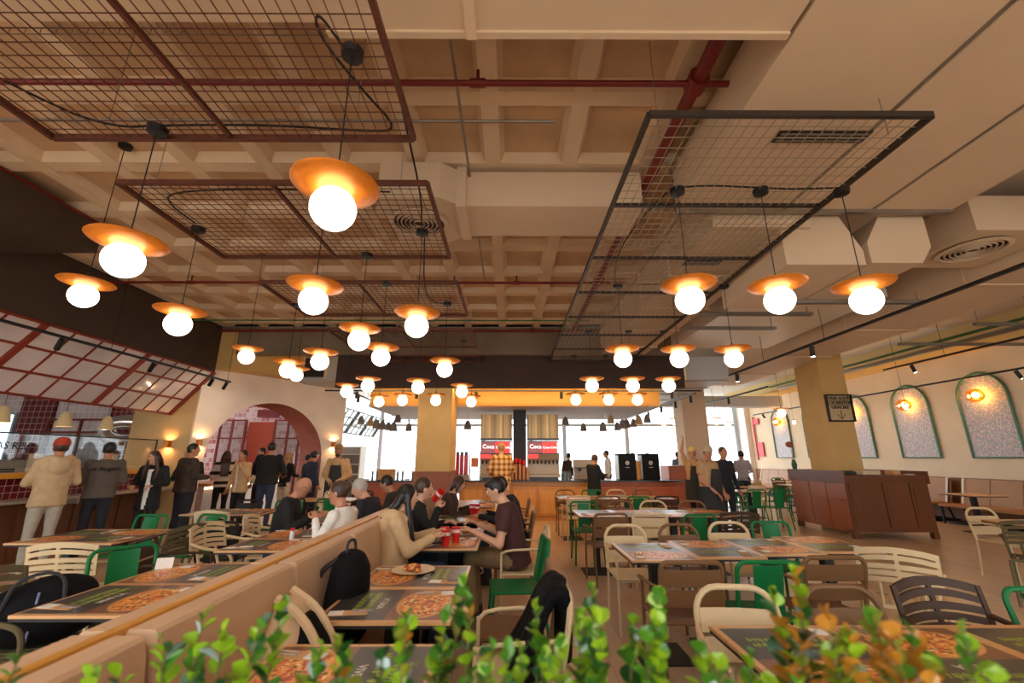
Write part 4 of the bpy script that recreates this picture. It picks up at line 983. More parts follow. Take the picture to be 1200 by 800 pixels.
for x in (-1.3, -.45, .45, 1.3): MB().box(x-.025, x+.025, -.025, .025, 0, 2.45).build('upright', redf, sc, smooth=False)
for z in (1.2, 2.1, 2.42): MB().box(-1.3, 1.3, -.025, .025, z, z+.05).build('rail', redf, sc, smooth=False)
for a in (-1.27, -.42, .48): MB().box(a, a+.8, -.004, .004, 1.26, 2.1).build('pane', gl, sc, smooth=False)
hd = tag(empty('extractor_duct', (-9.3, 10.6, 2.2)), 'shiny round steel extractor duct bending over the kitchen', 'duct')
MB().tube(smoothpath([(.8, .3, .15), (.3, .1, .15), (-.35, 0, .15), (-.55, 0, -.1), (-.2, 0, -.32), (.3, 0, -.3), (.55, 0, -.45), (.55, 0, -.9)], 3), .17, 16).build('pipe', M('bright_steel', srgb(220, 220, 220), .12, 1), hd)
rk = tag(empty('steel_rack', (-8.75, 10.2, 0)), 'steel shelving rack with trays at the end of the kitchen', 'rack')
for x in (-.35, .35):
    for y in (-.2, .2): MB().box(x-.015, x+.015, y-.015, y+.015, 0, 1.85).build('upright', steelt, rk, smooth=False)
for i in range(12): MB().box(-.34, .34, -.2, .2, .3+i*.125, .315+i*.125).build('tray', steelt, rk, smooth=False)
ov = tag(empty('pizza_oven', (-12.0, 10.6, 0)), 'dark steel oven in the kitchen behind the counter', 'oven')
MB().box(-.9, .9, -.4, .4, .0, 1.45, .02).build('body', inoxp, ov, smooth=False); MB().box(-.7, .7, -.42, -.4, .9, 1.2).build('mouth', M('vent_dark', (.03, .02, .02)), ov, smooth=False); MB().box(-.7, .7, -.44, -.4, 1.22, 1.26).build('handle', blackm, ov, smooth=False)
# sconce lights
def sconce(loc, rz, label):
    s = tag(empty('wall_sconce', loc, rz), label, 'wall lamp')
    MB().box(-.05, .05, -.02, 0, -.06, .06).build('backplate', copper, s, smooth=False)
    MB().lathe([(.045, -.07), (.045, .07)], 14, c=(0, -.07, 0), cap=False).build('cylinder', copper, s)
    for z in (-.055, .055): MB().lathe([(.036, z-.004), (.036, z+.004)], 12, c=(0, -.07, 0)).build('lens', M('sconce_lens', (1, .8, .5), emit=36, ecol=(1, .66, .3)), s)
p = mw @ Vector((.14, 1.82, 0)); sconce(p, math.atan2(wd.y, wd.x), 'small up and down wall lamp on the pier beside the arch')
p = mw @ Vector((3.27, 1.85, 0)); sconce(p, math.atan2(wd.y, wd.x), 'small up and down wall lamp right of the arch')
sconce((-7.3, 9.42, 1.78), 0, 'small up and down wall lamp on the kitchen end wall')
# doors and shelving behind the arch
dr = struct(empty('door_1', (-8.5, 14.95, 0)))
MB().box(-.45, .45, -.04, .04, 0, 2.68).build('leaf', M('door_orange', srgb(176, 74, 44), .5), dr, smooth=False); MB().tube([(.36, -.06, 1.0), (.36, -.06, 1.25)], .014, 6).build('handle', steelt, dr)
gs = tag(empty('partition_screen', (-8.5, 14.8, 0)), 'red framed glazed partition around the orange door', 'partition')
for x in (-1.35, -.95, -.5, .5, .95, 1.35): MB().box(x-.03, x+.03, -.03, .03, 0, 2.74).build('upright', redf, gs, smooth=False)
for z in (1.0, 2.1, 2.70): 
    for a, c in ((-1.35, -.5), (.5, 1.35)): MB().box(a, c, -.028, .028, z, z+.05).build('rail', redf, gs, smooth=False)
for a in (-1.32, -.92, .53, .98): MB().box(a, a+.36, -.004, .004, 1.05, 2.70).build('pane', glassmat('milk_pane%s' % a, (.9, .92, .92), .3), gs, smooth=False)
tag(MB().box(-8.75, -8.0, 14.93, 14.98, 2.85, 3.1).build('sign_plate', M('sign_maroon', srgb(120, 36, 40), .5), smooth=False), 'maroon sign plate above the orange door', 'sign')
cl = tag(empty('downlight', (-8.6, 12.6, 4.36)), 'round white downlight seen through the arch', 'downlight'); MB().lathe([(.16, 0), (.16, .03)], 20).build('lens', M('cool_lens', (1, 1, 1), emit=25), cl)
arc_c = tag(empty('inner_counter', (-7.35, 11.6, 0)), 'white serving counter lit from below behind the arch', 'counter')
MB().box(-.5, .3, -1.2, 2.2, 0, .86).build('body', white, arc_c, smooth=False); MB().box(-.55, .4, -1.25, 2.25, .86, .92).build('top', oakp, arc_c, smooth=False); MB().box(.30, .31, -1.2, 2.2, .80, .83).build('light_line', M('warm_strip2', (1, .8, .5), emit=3.5, ecol=(1, .7, .35)), arc_c, smooth=False)
# shelving beyond the arch wall
sh = tag(empty('far_shelving', (-6.3, 16.2, 0)), 'pale shelving below the bright canopy beyond the arch', 'shelf')
for z in (.9, 1.25, 1.6): MB().box(-.4, .9, -.3, .3, z, z+.03).build('shelf_board', white, sh, smooth=False)
for x in (-.4, .9): MB().box(x-.02, x+.02, -.3, .3, 0, 1.9).build('upright', white, sh, smooth=False)
MB().box(-.4, .9, .25, .3, 0, 1.9).build('back_board', M('back_grey', srgb(150, 146, 132), .6), sh, smooth=False)
# ================================================================== KIOSK, SIGN, RIGHT WALL
kd = M('kiosk_walnut', srgb(108, 60, 30), .42, var=.12, scale=3, stretch=(1, 1, .3)); kl = M('kiosk_side_lit', srgb(156, 92, 62), .35, var=.08, scale=3)  # side panels paler: window light put into their colour
k = tag(empty('kiosk', (7.4, 9.65, 0)), 'dark walnut panelled kiosk built around the sign column', 'kiosk')
MB().box(-.8, .8, -.85, -.62, .12, 1.12).build('front_case', kd, k, smooth=False)
MB().box(-.8, -.6, -.62, .85, .12, 1.18).build('side_case', kl, k, smooth=False); MB().box(.6, .8, -.62, .85, .12, 1.18).build('side_case', kd, k, smooth=False)
for a, c in ((-.76, -.13), (-.10, .40), (.43, .76)):
    MB().box(a, c, -.87, -.85, .2, 1.02).build('front_panel', kd, k, smooth=False); MB().box(a+.05, c-.05, -.878, -.87, .27, .95).build('panel_inset', kd, k, smooth=False)
for a, c in ((-.82, -.30), (-.28, .22), (.24, .82)):
    for z0, z1 in ((.16, .68), (.70, 1.14)): MB().box(-.815, -.8, a, c, z0, z1).build('side_panel', kl, k, smooth=False)
MB().box(-.82, .82, -.87, -.40, 1.12, 1.16).build('counter_top', kd, k, smooth=False)
for a, c in ((-.84, -.80), (.80, .84)): MB().box(a, c, -.88, .87, 1.0, 1.24).build('end_cheek', kd, k, smooth=False)
MB().box(-.82, .82, .70, .85, 1.1, 1.24).build('rear_board', kd, k, smooth=False)
for x in (-.76, .76):
    for y in (-.8, .8): MB().box(x-.05, x+.05, y-.05, y+.05, 0, .12).build('foot', kd, k, smooth=False)
tag(MB().box(6.75, 7.0, 9.0, 9.2, 1.165, 1.24, .01).build('card_tray', M('tray_dark', srgb(50, 56, 52), .5), smooth=False), 'dark tray on the kiosk top beside the paper stack', 'tray')
tag(MB().box(7.1, 7.45, 8.95, 9.2, 1.165, 1.25, .005).build('paper_stack', M('paper', srgb(220, 196, 160), .8), smooth=False), 'pale stack of papers on the kiosk top', 'papers')
tag(MB().box(7.75, 7.9, 9.0, 9.2, 1.165, 1.25, .005).build('card_box', kraft, smooth=False), 'small kraft box on the kiosk top near its end cheek', 'box')
tag(MB().box(8.0, 8.14, 8.95, 9.1, 1.165, 1.18, .003).build('note_pad', white, smooth=False), 'thin white note pad at the end of the kiosk top', 'note pad')
# sign on column
sg = tag(empty('hanging_sign', (7.30, 9.495, 2.56)), 'black framed backlit sign asking to leave leftovers, with arrow', 'sign')
sw, shh = .29, .30
for x in (-sw, sw-.03): MB().box(x, x+.03, -.05, 0, -shh, shh).build('frame_side', blackm, sg, smooth=False)
for z in (-shh, shh-.03): MB().box(-sw, sw, -.05, 0, z, z+.03).build('frame_rail', blackm, sg, smooth=False)
MB().box(-sw+.03, sw-.03, -.012, 0, -shh+.03, shh-.03).build('face', M('sign_face', srgb(206, 178, 132), .6), sg, smooth=False)
for z in (.06, .16): MB().box(-sw+.03, sw-.03, -.03, -.02, z-.004, z+.004).build('line_rule', blackm, sg, smooth=False)
for t, z in (('DEJA AQUÍ', .215), ('LOS RESTOS', .11), ('GRACIAS', .01)): lettering(t, .095, blackm, sg, (-.0, -.03, z), (PI/2, 0, 0), .006)
MB().tube([(0, -.03, -.05), (0, -.03, -.24)], .006, 6).tube([(-.09, -.03, -.14), (0, -.03, -.24), (.09, -.03, -.14)], .006, 6).build('arrow', blackm, sg)
# mosaic arches
mos = bpy.data.materials.new('pastel_mosaic'); mos.use_nodes = True; nt = mos.node_tree; b = nt.nodes['Principled BSDF']; b.inputs['Roughness'].default_value = .5
tc = nt.nodes.new('ShaderNodeTexCoord'); vo = nt.nodes.new('ShaderNodeTexVoronoi'); vo.inputs['Scale'].default_value = 42; nt.links.new(tc.outputs['Object'], vo.inputs['Vector'])
rp = nt.nodes.new('ShaderNodeValToRGB'); rp.color_ramp.interpolation = 'CONSTANT'
cols = [(0, srgb(176, 168, 176)), (.2, srgb(206, 176, 186)), (.36, srgb(150, 166, 178)), (.5, srgb(216, 206, 204)), (.62, srgb(150, 182, 168)), (.74, srgb(196, 160, 196)), (.86, srgb(224, 212, 190))]
while len(rp.color_ramp.elements) < len(cols): rp.color_ramp.elements.new(.5)
for e, (p, c) in zip(rp.color_ramp.elements, cols): e.position = p; e.color = (*c, 1)
nt.links.new(vo.outputs['Color'], rp.inputs[0]); nt.links.new(rp.outputs[0], b.inputs['Base Color'])
teal = M('arch_green', srgb(58, 110, 82), .45); amberg = glassmat('amber_glass', (1, .62, .2), .18, .08)
def arch_panel(y, label):
    r = tag(empty('arched_mosaic', (11.17, y, 1.5)), label, 'wall panel', 'arched mosaics on the cream wall'); w = .55; h = 1.95
    poly = [(-w, 0), (w, 0)]+[(w*math.cos(PI*i/20), h-w+w*math.sin(PI*i/20)) for i in range(21)]
    mt = Matrix(((0, 0, 1, 0), (-1, 0, 0, 0), (0, 1, 0, 0), (0, 0, 0, 1)))
    MB().prism(poly, .02, mt).build('mosaic_field', mos, r, smooth=False)
    path = [(-.02, y_, z) for y_, z in [(-w, h-w)]+[]]
    pts = [(-.01, -w, 0), (-.01, -w, h-w)]+[(-.01, -w*math.cos(PI*i/20), h-w+w*math.sin(PI*i/20)) for i in range(1, 20)]+[(-.01, w, h-w), (-.01, w, 0)]
    MB().tube(pts+[], .032, 6, closed=True).build('green_frame', teal, r)
    return r
def amber(y, label):
    r = tag(empty('amber_sconce', (11.16, y, 2.92)), label, 'wall lamp', 'amber glass wall lamps')
    MB().lathe([(.07, 0), (.07, .02)], 16).build('backplate', copper, r, rot=(0, -PI/2, 0))
    MB().sph((-.15, 0, 0), (.13, .20, .16), 20, 12).build('glass_shade', amberg, r); MB().sph((-.13, 0, .01), (.05, .075, .06), 12, 8).build('bulb', M('amber_bulb', (1, .8, .5), emit=30, ecol=(1, .72, .36)), r)
for y, t in ((10.05, 'nearest the tracks'), (11.95, 'between the nearest and the half hidden one'), (13.95, 'half hidden by the sign column'), (15.9, 'behind the sign column'), (17.9, 'nearest the windows')):
    arch_panel(y, 'green framed arched pastel mosaic %s' % t); amber(y, 'glowing amber glass lamp on the mosaic %s' % t)
def bare(x, y, z, label):
    r = tag(empty('bare_bulb', (x, y, z)), label, 'bulb lamp', 'bare bulbs on cords'); MB().sph((0, 0, 0), (.04, .04, .05), 12, 8).build('bulb', M('bare_bulb', (1, .85, .6), emit=25, ecol=(1, .78, .45)), r)
    MB().lathe([(.02, .04), (.02, .1)], 10).build('socket', blackm, r); MB().tube([(0, 0, .09), (0, 0, CEIL-z)], .004, 5).build('cord', blackm, r)
bare(9.35, 10.1, 2.65, 'bare warm bulb hanging before the nearest mosaic'); bare(9.3, 11.9, 2.5, 'bare warm bulb hanging before the second mosaic'); bare(9.2, 14.0, 2.6, 'bare warm bulb hanging near the sign column')
fh = tag(empty('fire_hose_station', (11.17, 19.5, 1.6), -PI/2), 'red fire hose sign and cabinet at the end of the cream wall', 'fire cabinet')
MB().box(-.2, .2, -.04, 0, -.05, .55).build('red_cabinet', redp if False else M('signal_red', srgb(214, 28, 30), .4), fh, smooth=False); MB().box(-.3, .1, -.04, 0, 1.35, 1.6).build('red_sign', MATS['signal_red'], fh, smooth=False); MB().box(-.36, -.30, -.05, 0, -.2, 1.7).build('red_riser', MATS['signal_red'], fh, smooth=False)
# potted plant beyond kiosk
vs_ = tag(empty('dried_flower_vase', (6.68, 10.42, 1.24)), 'dark vase with dried red flower beside the sign column', 'vase'); MB().lathe([(.04, 0), (.06, .1), (.03, .22)], 12).build('vase_body', M('vase_green', srgb(44, 80, 60), .4), vs_); MB().tube([(0, 0, .2), (-.02, 0, .5)], .006, 5).build('stem', M('stem_brown', srgb(110, 90, 60), .7), vs_); MB().sph((-.04, 0, .56), (.09, .05, .07), 10, 6).build('flower', M('dry_red', srgb(160, 84, 66), .7), vs_)

# ================================================================== TABLE THINGS
def cup(x, y, z, label, tilt=None):
    r = tag(empty('paper_cup', (x, y, z)), label, 'cup', 'red paper cups')
    if tilt: r.rotation_euler = tilt
    MB().lathe([(.031, 0), (.042, .125), (.044, .128), (.044, .133), (.040, .133), (.030, .004)], 18, cap=False).build('wall', cupr, r); MB().lathe([(.030, .002), (.030, .006)], 14).build('bottom', cupr, r)
    MB().lathe([(.0405, .085), (.0418, .115)], 12, cap=False).build('pale_band', M('cup_band', srgb(236, 200, 190), .5), r)
    return r
cup(-.57, 4.10, .7505, 'red paper cup by the fingers of the girl in the beige hoodie'); cup(-.50, 4.26, .7505, 'red paper cup standing behind the other beside the girl'); cup(-.60, 4.24, .7505, 'red paper cup half hidden between two others')
cup(-.52, 6.25, .7505, 'red paper cup on the far table near the woman in brown'); cup(-.45, 6.2, .7505, 'red paper cup beside the other near the woman in brown')
pzm = rampmat('pizza_top', [(0, srgb(120, 40, 24)), (.25, srgb(214, 120, 50)), (.5, srgb(236, 180, 100)), (.7, srgb(160, 50, 30)), (.85, srgb(90, 60, 30))], 70, 'voronoi', .6, bump=.5)
def plate(x, y, label, s=1.0, food=True):
    r = tag(empty('food_plate', (x, y, .7505)), label, 'plate'); MB().lathe([(.08*s, 0), (.14*s, .012), (.145*s, .016), (.135*s, .014), (.075*s, .006)], 28, cap=False).build('plate_rim', M('plate_cream', srgb(226, 200, 160), .4), r); MB().lathe([(.08*s, .003), (.08*s, .007)], 20).build('plate_well', MATS['plate_cream'], r)
    if food:
        m = MB(); rnd = random.Random(int(x*100))
        for k in range(16): a = rnd.uniform(0, 6.28); q = rnd.uniform(0, .07)*s; m.sph((q*math.cos(a), q*math.sin(a), .02+.02*(1-q/.08)), (.022, .018, .014), 7, 5)
        m.build('food', pzm, r)
plate(-.66, 3.22, 'plate of leftover pizza on the table beside the backpack'); plate(-.80, 4.05, 'plate of food in front of the girl in beige', .9); plate(-.45, 4.72, 'plate of food in front of the man in maroon', .9); plate(-.62, 6.35, 'plate of food in front of the woman in brown', .8)
ph = tag(MB().box(-.04, .04, -.075, .075, 0, .008, .002).build('phone', blackm, loc=(-.70, 4.22, .752), rot=(0, 0, -.9)), 'black phone lying by the plate of the girl in beige', 'phone')
st = tag(empty('salt_shaker', (-2.08, 4.42, .7505)), 'clear salt shaker with red cap on the left table', 'shaker'); MB().lathe([(.022, 0), (.022, .06), (.018, .075)], 12).build('glass_body', M('shaker_glass', srgb(220, 210, 205), .15), st); MB().lathe([(.02, .075), (.02, .1)], 12).build('cap', cupr, st)
tp = tag(MB().box(-.05, .05, -.004, .004, 0, .07).build('table_card', M('card_white', srgb(232, 220, 206), .7), loc=(-2.42, 3.3, .7505), rot=(-.2, 0, .4), smooth=False), 'small white card standing on the table before the green chair', 'card')
tray_ = tag(MB().box(-.2, .2, -.14, .14, 0, .012, .004).build('serving_tray', M('tray_brown', srgb(84, 56, 40), .5), loc=(-.86, 4.78, .752), smooth=False), 'brown serving tray in front of the boy drinking', 'tray')

# ---- bags
bagm = M('black_nylon', srgb(18, 17, 18), .8, var=.2, scale=15, bump=.25, spec=.15); strapm = M('bag_strap', srgb(40, 38, 38), .7); beigec = M('beige_jacket', srgb(206, 172, 130), .8, var=.08, scale=8, bump=.2)
def remesh(mb, vox, mats, name, parent=None, smooth_it=6, loc=None, rot=None):
    me = bpy.data.meshes.new('tmp'); me.from_pydata([tuple(v) for v in mb.v], [], mb.f); me.update()
    o = bpy.data.objects.new('tmp', me); C.objects.link(o)
    md = o.modifiers.new('r', 'REMESH'); md.mode = 'VOXEL'; md.voxel_size = vox; md.use_smooth_shade = True
    if smooth_it: sm = o.modifiers.new('s', 'SMOOTH'); sm.iterations = smooth_it; sm.factor = .5
    dg = bpy.context.evaluated_depsgraph_get(); dg.update()
    out = bpy.data.meshes.new_from_object(o.evaluated_get(dg)); out.name = name
    out.materials.clear()
    for m in mats: out.materials.append(m)
    if len(mats) > 1:
        bvh = BVHTree.FromPolygons([tuple(v) for v in mb.v], mb.f); idx = []
        for p in out.polygons:
            h = bvh.find_nearest(p.center); idx.append(mb.m[h[2]] if h[2] is not None else 0)
        out.polygons.foreach_set('material_index', idx)
    out.polygons.foreach_set('use_smooth', [True]*len(out.polygons))
    bpy.data.objects.remove(o); bpy.data.meshes.remove(me)
    return out
def backpack(loc, rot, label, s=1.0):
    r = tag(empty('backpack', loc), label, 'backpack'); r.rotation_euler = rot
    b_ = MB().loft([(0, 0, 0, .15, .08), (0, 0, .05, .17, .10), (0, 0, .25, .165, .11), (0, -.01, .40, .14, .10), (0, -.02, .47, .09, .07), (0, -.02, .49, .04, .03)], 18)
    link('main_body', remesh(b_, .015, [bagm], 'main_body'), r)
    p_ = MB().sph((0, .10, .15), (.12, .05, .13), 16, 10); link('front_pocket', remesh(p_, .015, [bagm], 'front_pocket'), r)
    MB().tube(smoothpath([(-.05, -.03, .48), (-.04, -.04, .54), (.04, -.04, .54), (.05, -.03, .48)], 2), .009, 6).build('grab_handle', strapm, r)
    for sgn in (-1, 1): MB().tube(smoothpath([(sgn*.07, -.06, .45), (sgn*.09, -.16, .36), (sgn*.1, -.16, .15), (sgn*.12, -.09, .04)], 2), .015, 6).build('shoulder_strap', strapm, r)
    MB().tube(smoothpath([(-.13, .05, .12), (-.12, .06, .33), (0, .07, .43), (.12, .06, .33), (.13, .05, .12)], 2), .004, 5).build('zip', strapm, r)
    return r
backpack((-.97, 2.78, .485), (-.12, 0, -PI/2-.2), 'large black backpack leaning on the tan banquette')
j = tag(empty('folded_jacket', (-.95, 2.22, .485)), 'beige and black jacket heaped on the banquette before the backpack', 'jacket')
m_ = MB().loft([(0, 0, 0, .15, .24), (0, 0, .08, .16, .25), (-.03, .02, .25, .12, .2), (-.08, .05, .38, .05, .1)], 16); link('beige_body', remesh(m_, .018, [beigec], 'beige_body'), j)
m_ = MB().loft([(.05, -.02, 0.02, .13, .18), (.06, -.02, .10, .14, .19), (.03, .0, .24, .10, .15), (-.01, .03, .33, .05, .07)], 14); link('black_lining', remesh(m_, .018, [bagm], 'black_lining'), j)
for dy in (-.1, .04): MB().tube(smoothpath([(-.1, dy+.05, .40), (.05, dy, .34), (.16, dy-.03, .2), (.2, dy-.04, .03)], 2), .02, 6).build('sleeve_stripe', beigec, j)
du = tag(empty('duffel_bag', (-2.76, 2.84, .46)), 'black duffel bag slumped on the olive chair', 'bag'); du.rotation_euler = (0, 0, .5)
m_ = MB().sph((0, 0, .16), (.30, .18, .17), 16, 10).sph((.05, .02, .26), (.2, .13, .1), 12, 8); link('bag_body', remesh(m_, .018, [bagm], 'bag_body'), du)
MB().tube(smoothpath([(-.12, -.15, .22), (-.1, -.1, .38), (.1, -.1, .4), (.14, -.15, .22)], 2), .01, 6).build('handle', strapm, du); MB().tube([(.02, -.17, .06), (.02, -.14, .30)], .006, 6).build('cord', M('grey_cord', srgb(120, 124, 160), .7), du)
co = tag(empty('black_coat', (.22, 2.52, .44)), 'black puffer coat slung over the cream chair back', 'coat')
m_ = MB()
for k in range(7):
    y = -.18+.06*k; m_.tube(smoothpath([(.05, y*.55, .10), (.06, y*.75, .34), (.03, y*.8, .435), (-.04, y*.85, .37), (-.12, y, .2), (-.22, y*1.05, .055)], 2), .036+.006*(k % 2), 8)
link('quilted_body', remesh(m_, .013, [bagm], 'quilted_body', smooth_it=2), co)
MB().tube(smoothpath([(-.06, -.19, .36), (-.14, -.23, .2), (-.15, -.24, -.06)], 2), .042, 8).build('sleeve', bagm, co)
MB().sph((.03, 0, .43), (.05, .09, .03), 12, 8).build('collar', bagm, co)
# ================================================================== PEOPLE
SK = {'light': M('skin_light', srgb(214, 160, 128), .5), 'mid': M('skin_mid', srgb(190, 130, 98), .5), 'tan': M('skin_tan', srgb(160, 104, 76), .5)}
eyew = M('eye_white', srgb(235, 230, 225), .3); eyed = M('eye_dark', srgb(30, 22, 18), .3); lipm = M('lips', srgb(160, 84, 76), .5)
HAIR = {'black': M('hair_black', srgb(24, 19, 18), .45, var=.3, scale=60, stretch=(1, 1, .2)), 'brown': M('hair_brown', srgb(66, 42, 28), .45, var=.3, scale=60, stretch=(1, 1, .2)), 'grey': M('hair_grey', srgb(176, 166, 156), .6, var=.2, scale=60), 'blond': M('hair_blond', srgb(178, 136, 88), .5, var=.3, scale=60, stretch=(1, 1, .2))}
def cloth(name, rgb, var=.1): return M('cloth_'+name, srgb(*rgb), .85, var=var, scale=14, bump=.25)
plaid = bpy.data.materials.new('plaid_cloth'); plaid.use_nodes = True; nt = plaid.node_tree; b = nt.nodes['Principled BSDF']; b.inputs['Roughness'].default_value = .85
tc = nt.nodes.new('ShaderNodeTexCoord'); sp = nt.nodes.new('ShaderNodeSeparateXYZ'); nt.links.new(tc.outputs['Object'], sp.inputs[0]); acc = []
for ax in 'XZ':
    mu = nt.nodes.new('ShaderNodeMath'); mu.operation = 'MULTIPLY'; mu.inputs[1].default_value = 2*PI/.12; nt.links.new(sp.outputs[ax], mu.inputs[0])
    si = nt.nodes.new('ShaderNodeMath'); si.operation = 'SINE'; nt.links.new(mu.outputs[0], si.inputs[0]); gt = nt.nodes.new('ShaderNodeMath'); gt.operation = 'GREATER_THAN'; gt.inputs[1].default_value = .1; nt.links.new(si.outputs[0], gt.inputs[0]); acc.append(gt)
ad = nt.nodes.new('ShaderNodeMath'); nt.links.new(acc[0].outputs[0], ad.inputs[0]); nt.links.new(acc[1].outputs[0], ad.inputs[1]); dv = nt.nodes.new('ShaderNodeMath'); dv.operation = 'DIVIDE'; dv.inputs[1].default_value = 2; nt.links.new(ad.outputs[0], dv.inputs[0])
rp = nt.nodes.new('ShaderNodeValToRGB'); rp.color_ramp.interpolation = 'CONSTANT'; rp.color_ramp.elements.new(.7)
for e, (p, c) in zip(rp.color_ramp.elements, ((0, srgb(232, 206, 160)), (.3, srgb(214, 150, 66)), (.8, srgb(140, 78, 34)))): e.position = p; e.color = (*c, 1)
nt.links.new(dv.outputs[0], rp.inputs[0]); nt.links.new(rp.outputs[0], b.inputs['Base Color'])
def stripemat(name, c1, c2, per):
    m = bpy.data.materials.new(name); m.use_nodes = True; nt = m.node_tree; b = nt.nodes['Principled BSDF']; b.inputs['Roughness'].default_value = .85
    tc = nt.nodes.new('ShaderNodeTexCoord'); sp = nt.nodes.new('ShaderNodeSeparateXYZ'); nt.links.new(tc.outputs['Object'], sp.inputs[0])
    mu = nt.nodes.new('ShaderNodeMath'); mu.operation = 'MULTIPLY'; mu.inputs[1].default_value = 2*PI/per; nt.links.new(sp.outputs['Z'], mu.inputs[0])
    si = nt.nodes.new('ShaderNodeMath'); si.operation = 'SINE'; nt.links.new(mu.outputs[0], si.inputs[0])
    r = nt.nodes.new('ShaderNodeValToRGB'); r.color_ramp.interpolation = 'CONSTANT'; r.color_ramp.elements[0].color = (*c1, 1); r.color_ramp.elements[1].color = (*c2, 1); r.color_ramp.elements[1].position = .5
    nt.links.new(si.outputs[0], r.inputs[0]); nt.links.new(r.outputs[0], b.inputs['Base Color']); return m
def hand(mb, w, d, up, s=1.0, curl=.6, side=1):
    """palm + five bent fingers starting at wrist w, pointing along d, palm normal = -up"""
    d = Vector(d).normalized(); x = d.cross(Vector(up)).normalized(); n = x.cross(d).normalized(); w = Vector(w)
    rot = Matrix((x, d, n)).transposed()
    mb.sph(w+d*.045*s, (.04*s, .055*s, .017*s), 10, 8, rot)
    for i, (off, ln) in enumerate(((-.030, .062), (-.010, .072), (.010, .067), (.029, .053))):
        a = w+d*.088*s+x*off*s; pts = [a]; ang = .15
        for k in range(3):
            ang += curl*.75; a = a+(d*math.cos(ang)-n*math.sin(ang))*ln*s/2.6; pts.append(a)
        mb.tube(pts, [.0095*s, .009*s, .008*s, .006*s], 6)
    a = w+d*.03*s-x*side*.035*s; t = (d*.75-x*side*.6-n*.3).normalized(); t2 = (d*.95-n*.4*curl).normalized()
    mb.tube([a, a+t*.035*s, a+t*.035*s+t2*.03*s, a+t*.035*s+t2*.052*s], [.013*s, .011*s, .0095*s, .007*s], 6)
def person(label, loc, rz, h=1.75, sit=False, lean=0, arms=None, head=(0, 0), top='grey', bottom='navy', skin='mid', hair='short', hairc='black', build=1.0, hem=-.08, bulk=1.0,
           short=False, inner=None, shoes=None, extra=None, stride=.0, group=None, twist=0, seat=.46, vox=.014, hood=False, collar=None):
    s = h/1.75; r = tag(empty('person', loc, R(rz)), label, 'person', group)
    topm_ = top if not isinstance(top, str) else MATS[top]; botm = bottom if not isinstance(bottom, str) else MATS[bottom]
    mats = [SK[skin], topm_, botm, shoes or MATS['cloth_shoe'], inner or topm_, eyew, eyed, lipm]
    mb = MB()
    hip = Vector((0, 0, seat+.10)) if sit else Vector((0, 0, .95*s))
    U = Matrix.Rotation(R(twist), 3, 'Z') @ Matrix.Rotation(-R(lean), 3, 'X')
    T = lambda p: hip+U @ (Vector(p)*s)
    b_ = bulk*build
    # torso
    mb.mat(1); rings = [(0, 0, -.02, .160*b_, .115*b_), (0, 0, .10, .152*b_, .108*b_), (0, .005, .26, .168*b_, .118*b_), (0, 0, .38, .178*b_, .115*b_), (0, -.005, .45, .150*b_, .092*b_), (0, -.005, .495, .085, .075)]
    lo = [(0, 0, hem, .165*b_+abs(hem)*.04, .122*b_+abs(hem)*.04)] if hem < -.03 else []
    mb.loft([(cx*s, cy*s, z*s, rx*s, ry*s) for cx, cy, z, rx, ry in lo+rings], 16, U, hip)
    mb.mat(2); mb.sph(T((0, 0, -.04)), (.155*build*s, .118*build*s, .12*s), 14, 8)
    if inner: mb.mat(4); mb.loft([(0, .07*s, z*s, .05*s, rr_*b_*s) for z, rr_ in ((hem, .075), (.1, .065), (.3, .073), (.42, .06))], 10, U, hip)
    # legs
    for sd in (-1, 1):
        hp = T((sd*.085, 0, -.03)) if not sit else hip+Vector((sd*.09*s, .02, -.02))
        if sit: kn = hip+Vector((sd*.11*s, .44*s, 0)); an = Vector((sd*.11*s, kn.y-.06, .085)); toe = an+Vector((sd*.015, .16*s, -.045))
        else: kn = Vector((sd*.095*s, .015+sd*stride*.5, .50*s)); an = Vector((sd*.10*s, -.03+sd*stride, .085*s)); toe = an+Vector((sd*.02, .15*s, -.045*s))
        mb.mat(2); mb.tube([hp, hp*.5+kn*.5, kn], [.088*build*s, .080*build*s, .060*s], 12); mb.tube([kn, kn*.55+an*.45, an+Vector((0, 0, .02))], [.060*s, .060*s, .048*s], 10); mb.sph(kn, .061*s, 10, 6); mb.sph(hp, .088*build*s, 10, 8)
        mb.mat(3); mb.tube([an+Vector((0, -.05*s, -.03*s)), an+Vector((0, .03, -.02)), toe], [.042*s, .046*s, .034*s], 10); mb.sph(toe, (.038*s, .05*s, .034*s), 8, 6)
    # arms
    arms = arms or ((.24, -.03, .16, .26, .06, -.08), (.24, -.03, .16, .26, .06, -.08))
    hands = []
    for sd, a in zip((-1, 1), arms):       # first = left, second = right ; elbow xyz, wrist xyz in torso space (x outwards)
        sh_ = T((sd*.165*build, -.005, .43)); el = T((sd*a[0], a[1], a[2])); wr = T((sd*a[3], a[4], a[5]))
        am = .056*(1+(b_-1)*.8)
        mb.mat(1); mb.sph(sh_, .064*s*b_, 10, 8)
        if short:
            md = sh_*.4+el*.6; mb.tube([sh_, md], [.060*s*b_, .060*s*b_], 10); mb.mat(0); mb.tube([sh_, el], [.046*s, .041*s], 10); mb.sph(el, .041*s, 8, 6); mb.tube([el, wr], [.041*s, .027*s], 10)
        else:
            mb.tube([sh_, el], [am*s*1.05, am*s*.88], 10); mb.sph(el, am*s*.9, 8, 6); mb.tube([el, wr], [am*s*.88, am*s*.66], 10)
        hands.append((sd, wr, (wr-el).normalized()))
    # neck and head
    nb = T((0, .0, .47)); hy, hp_ = head
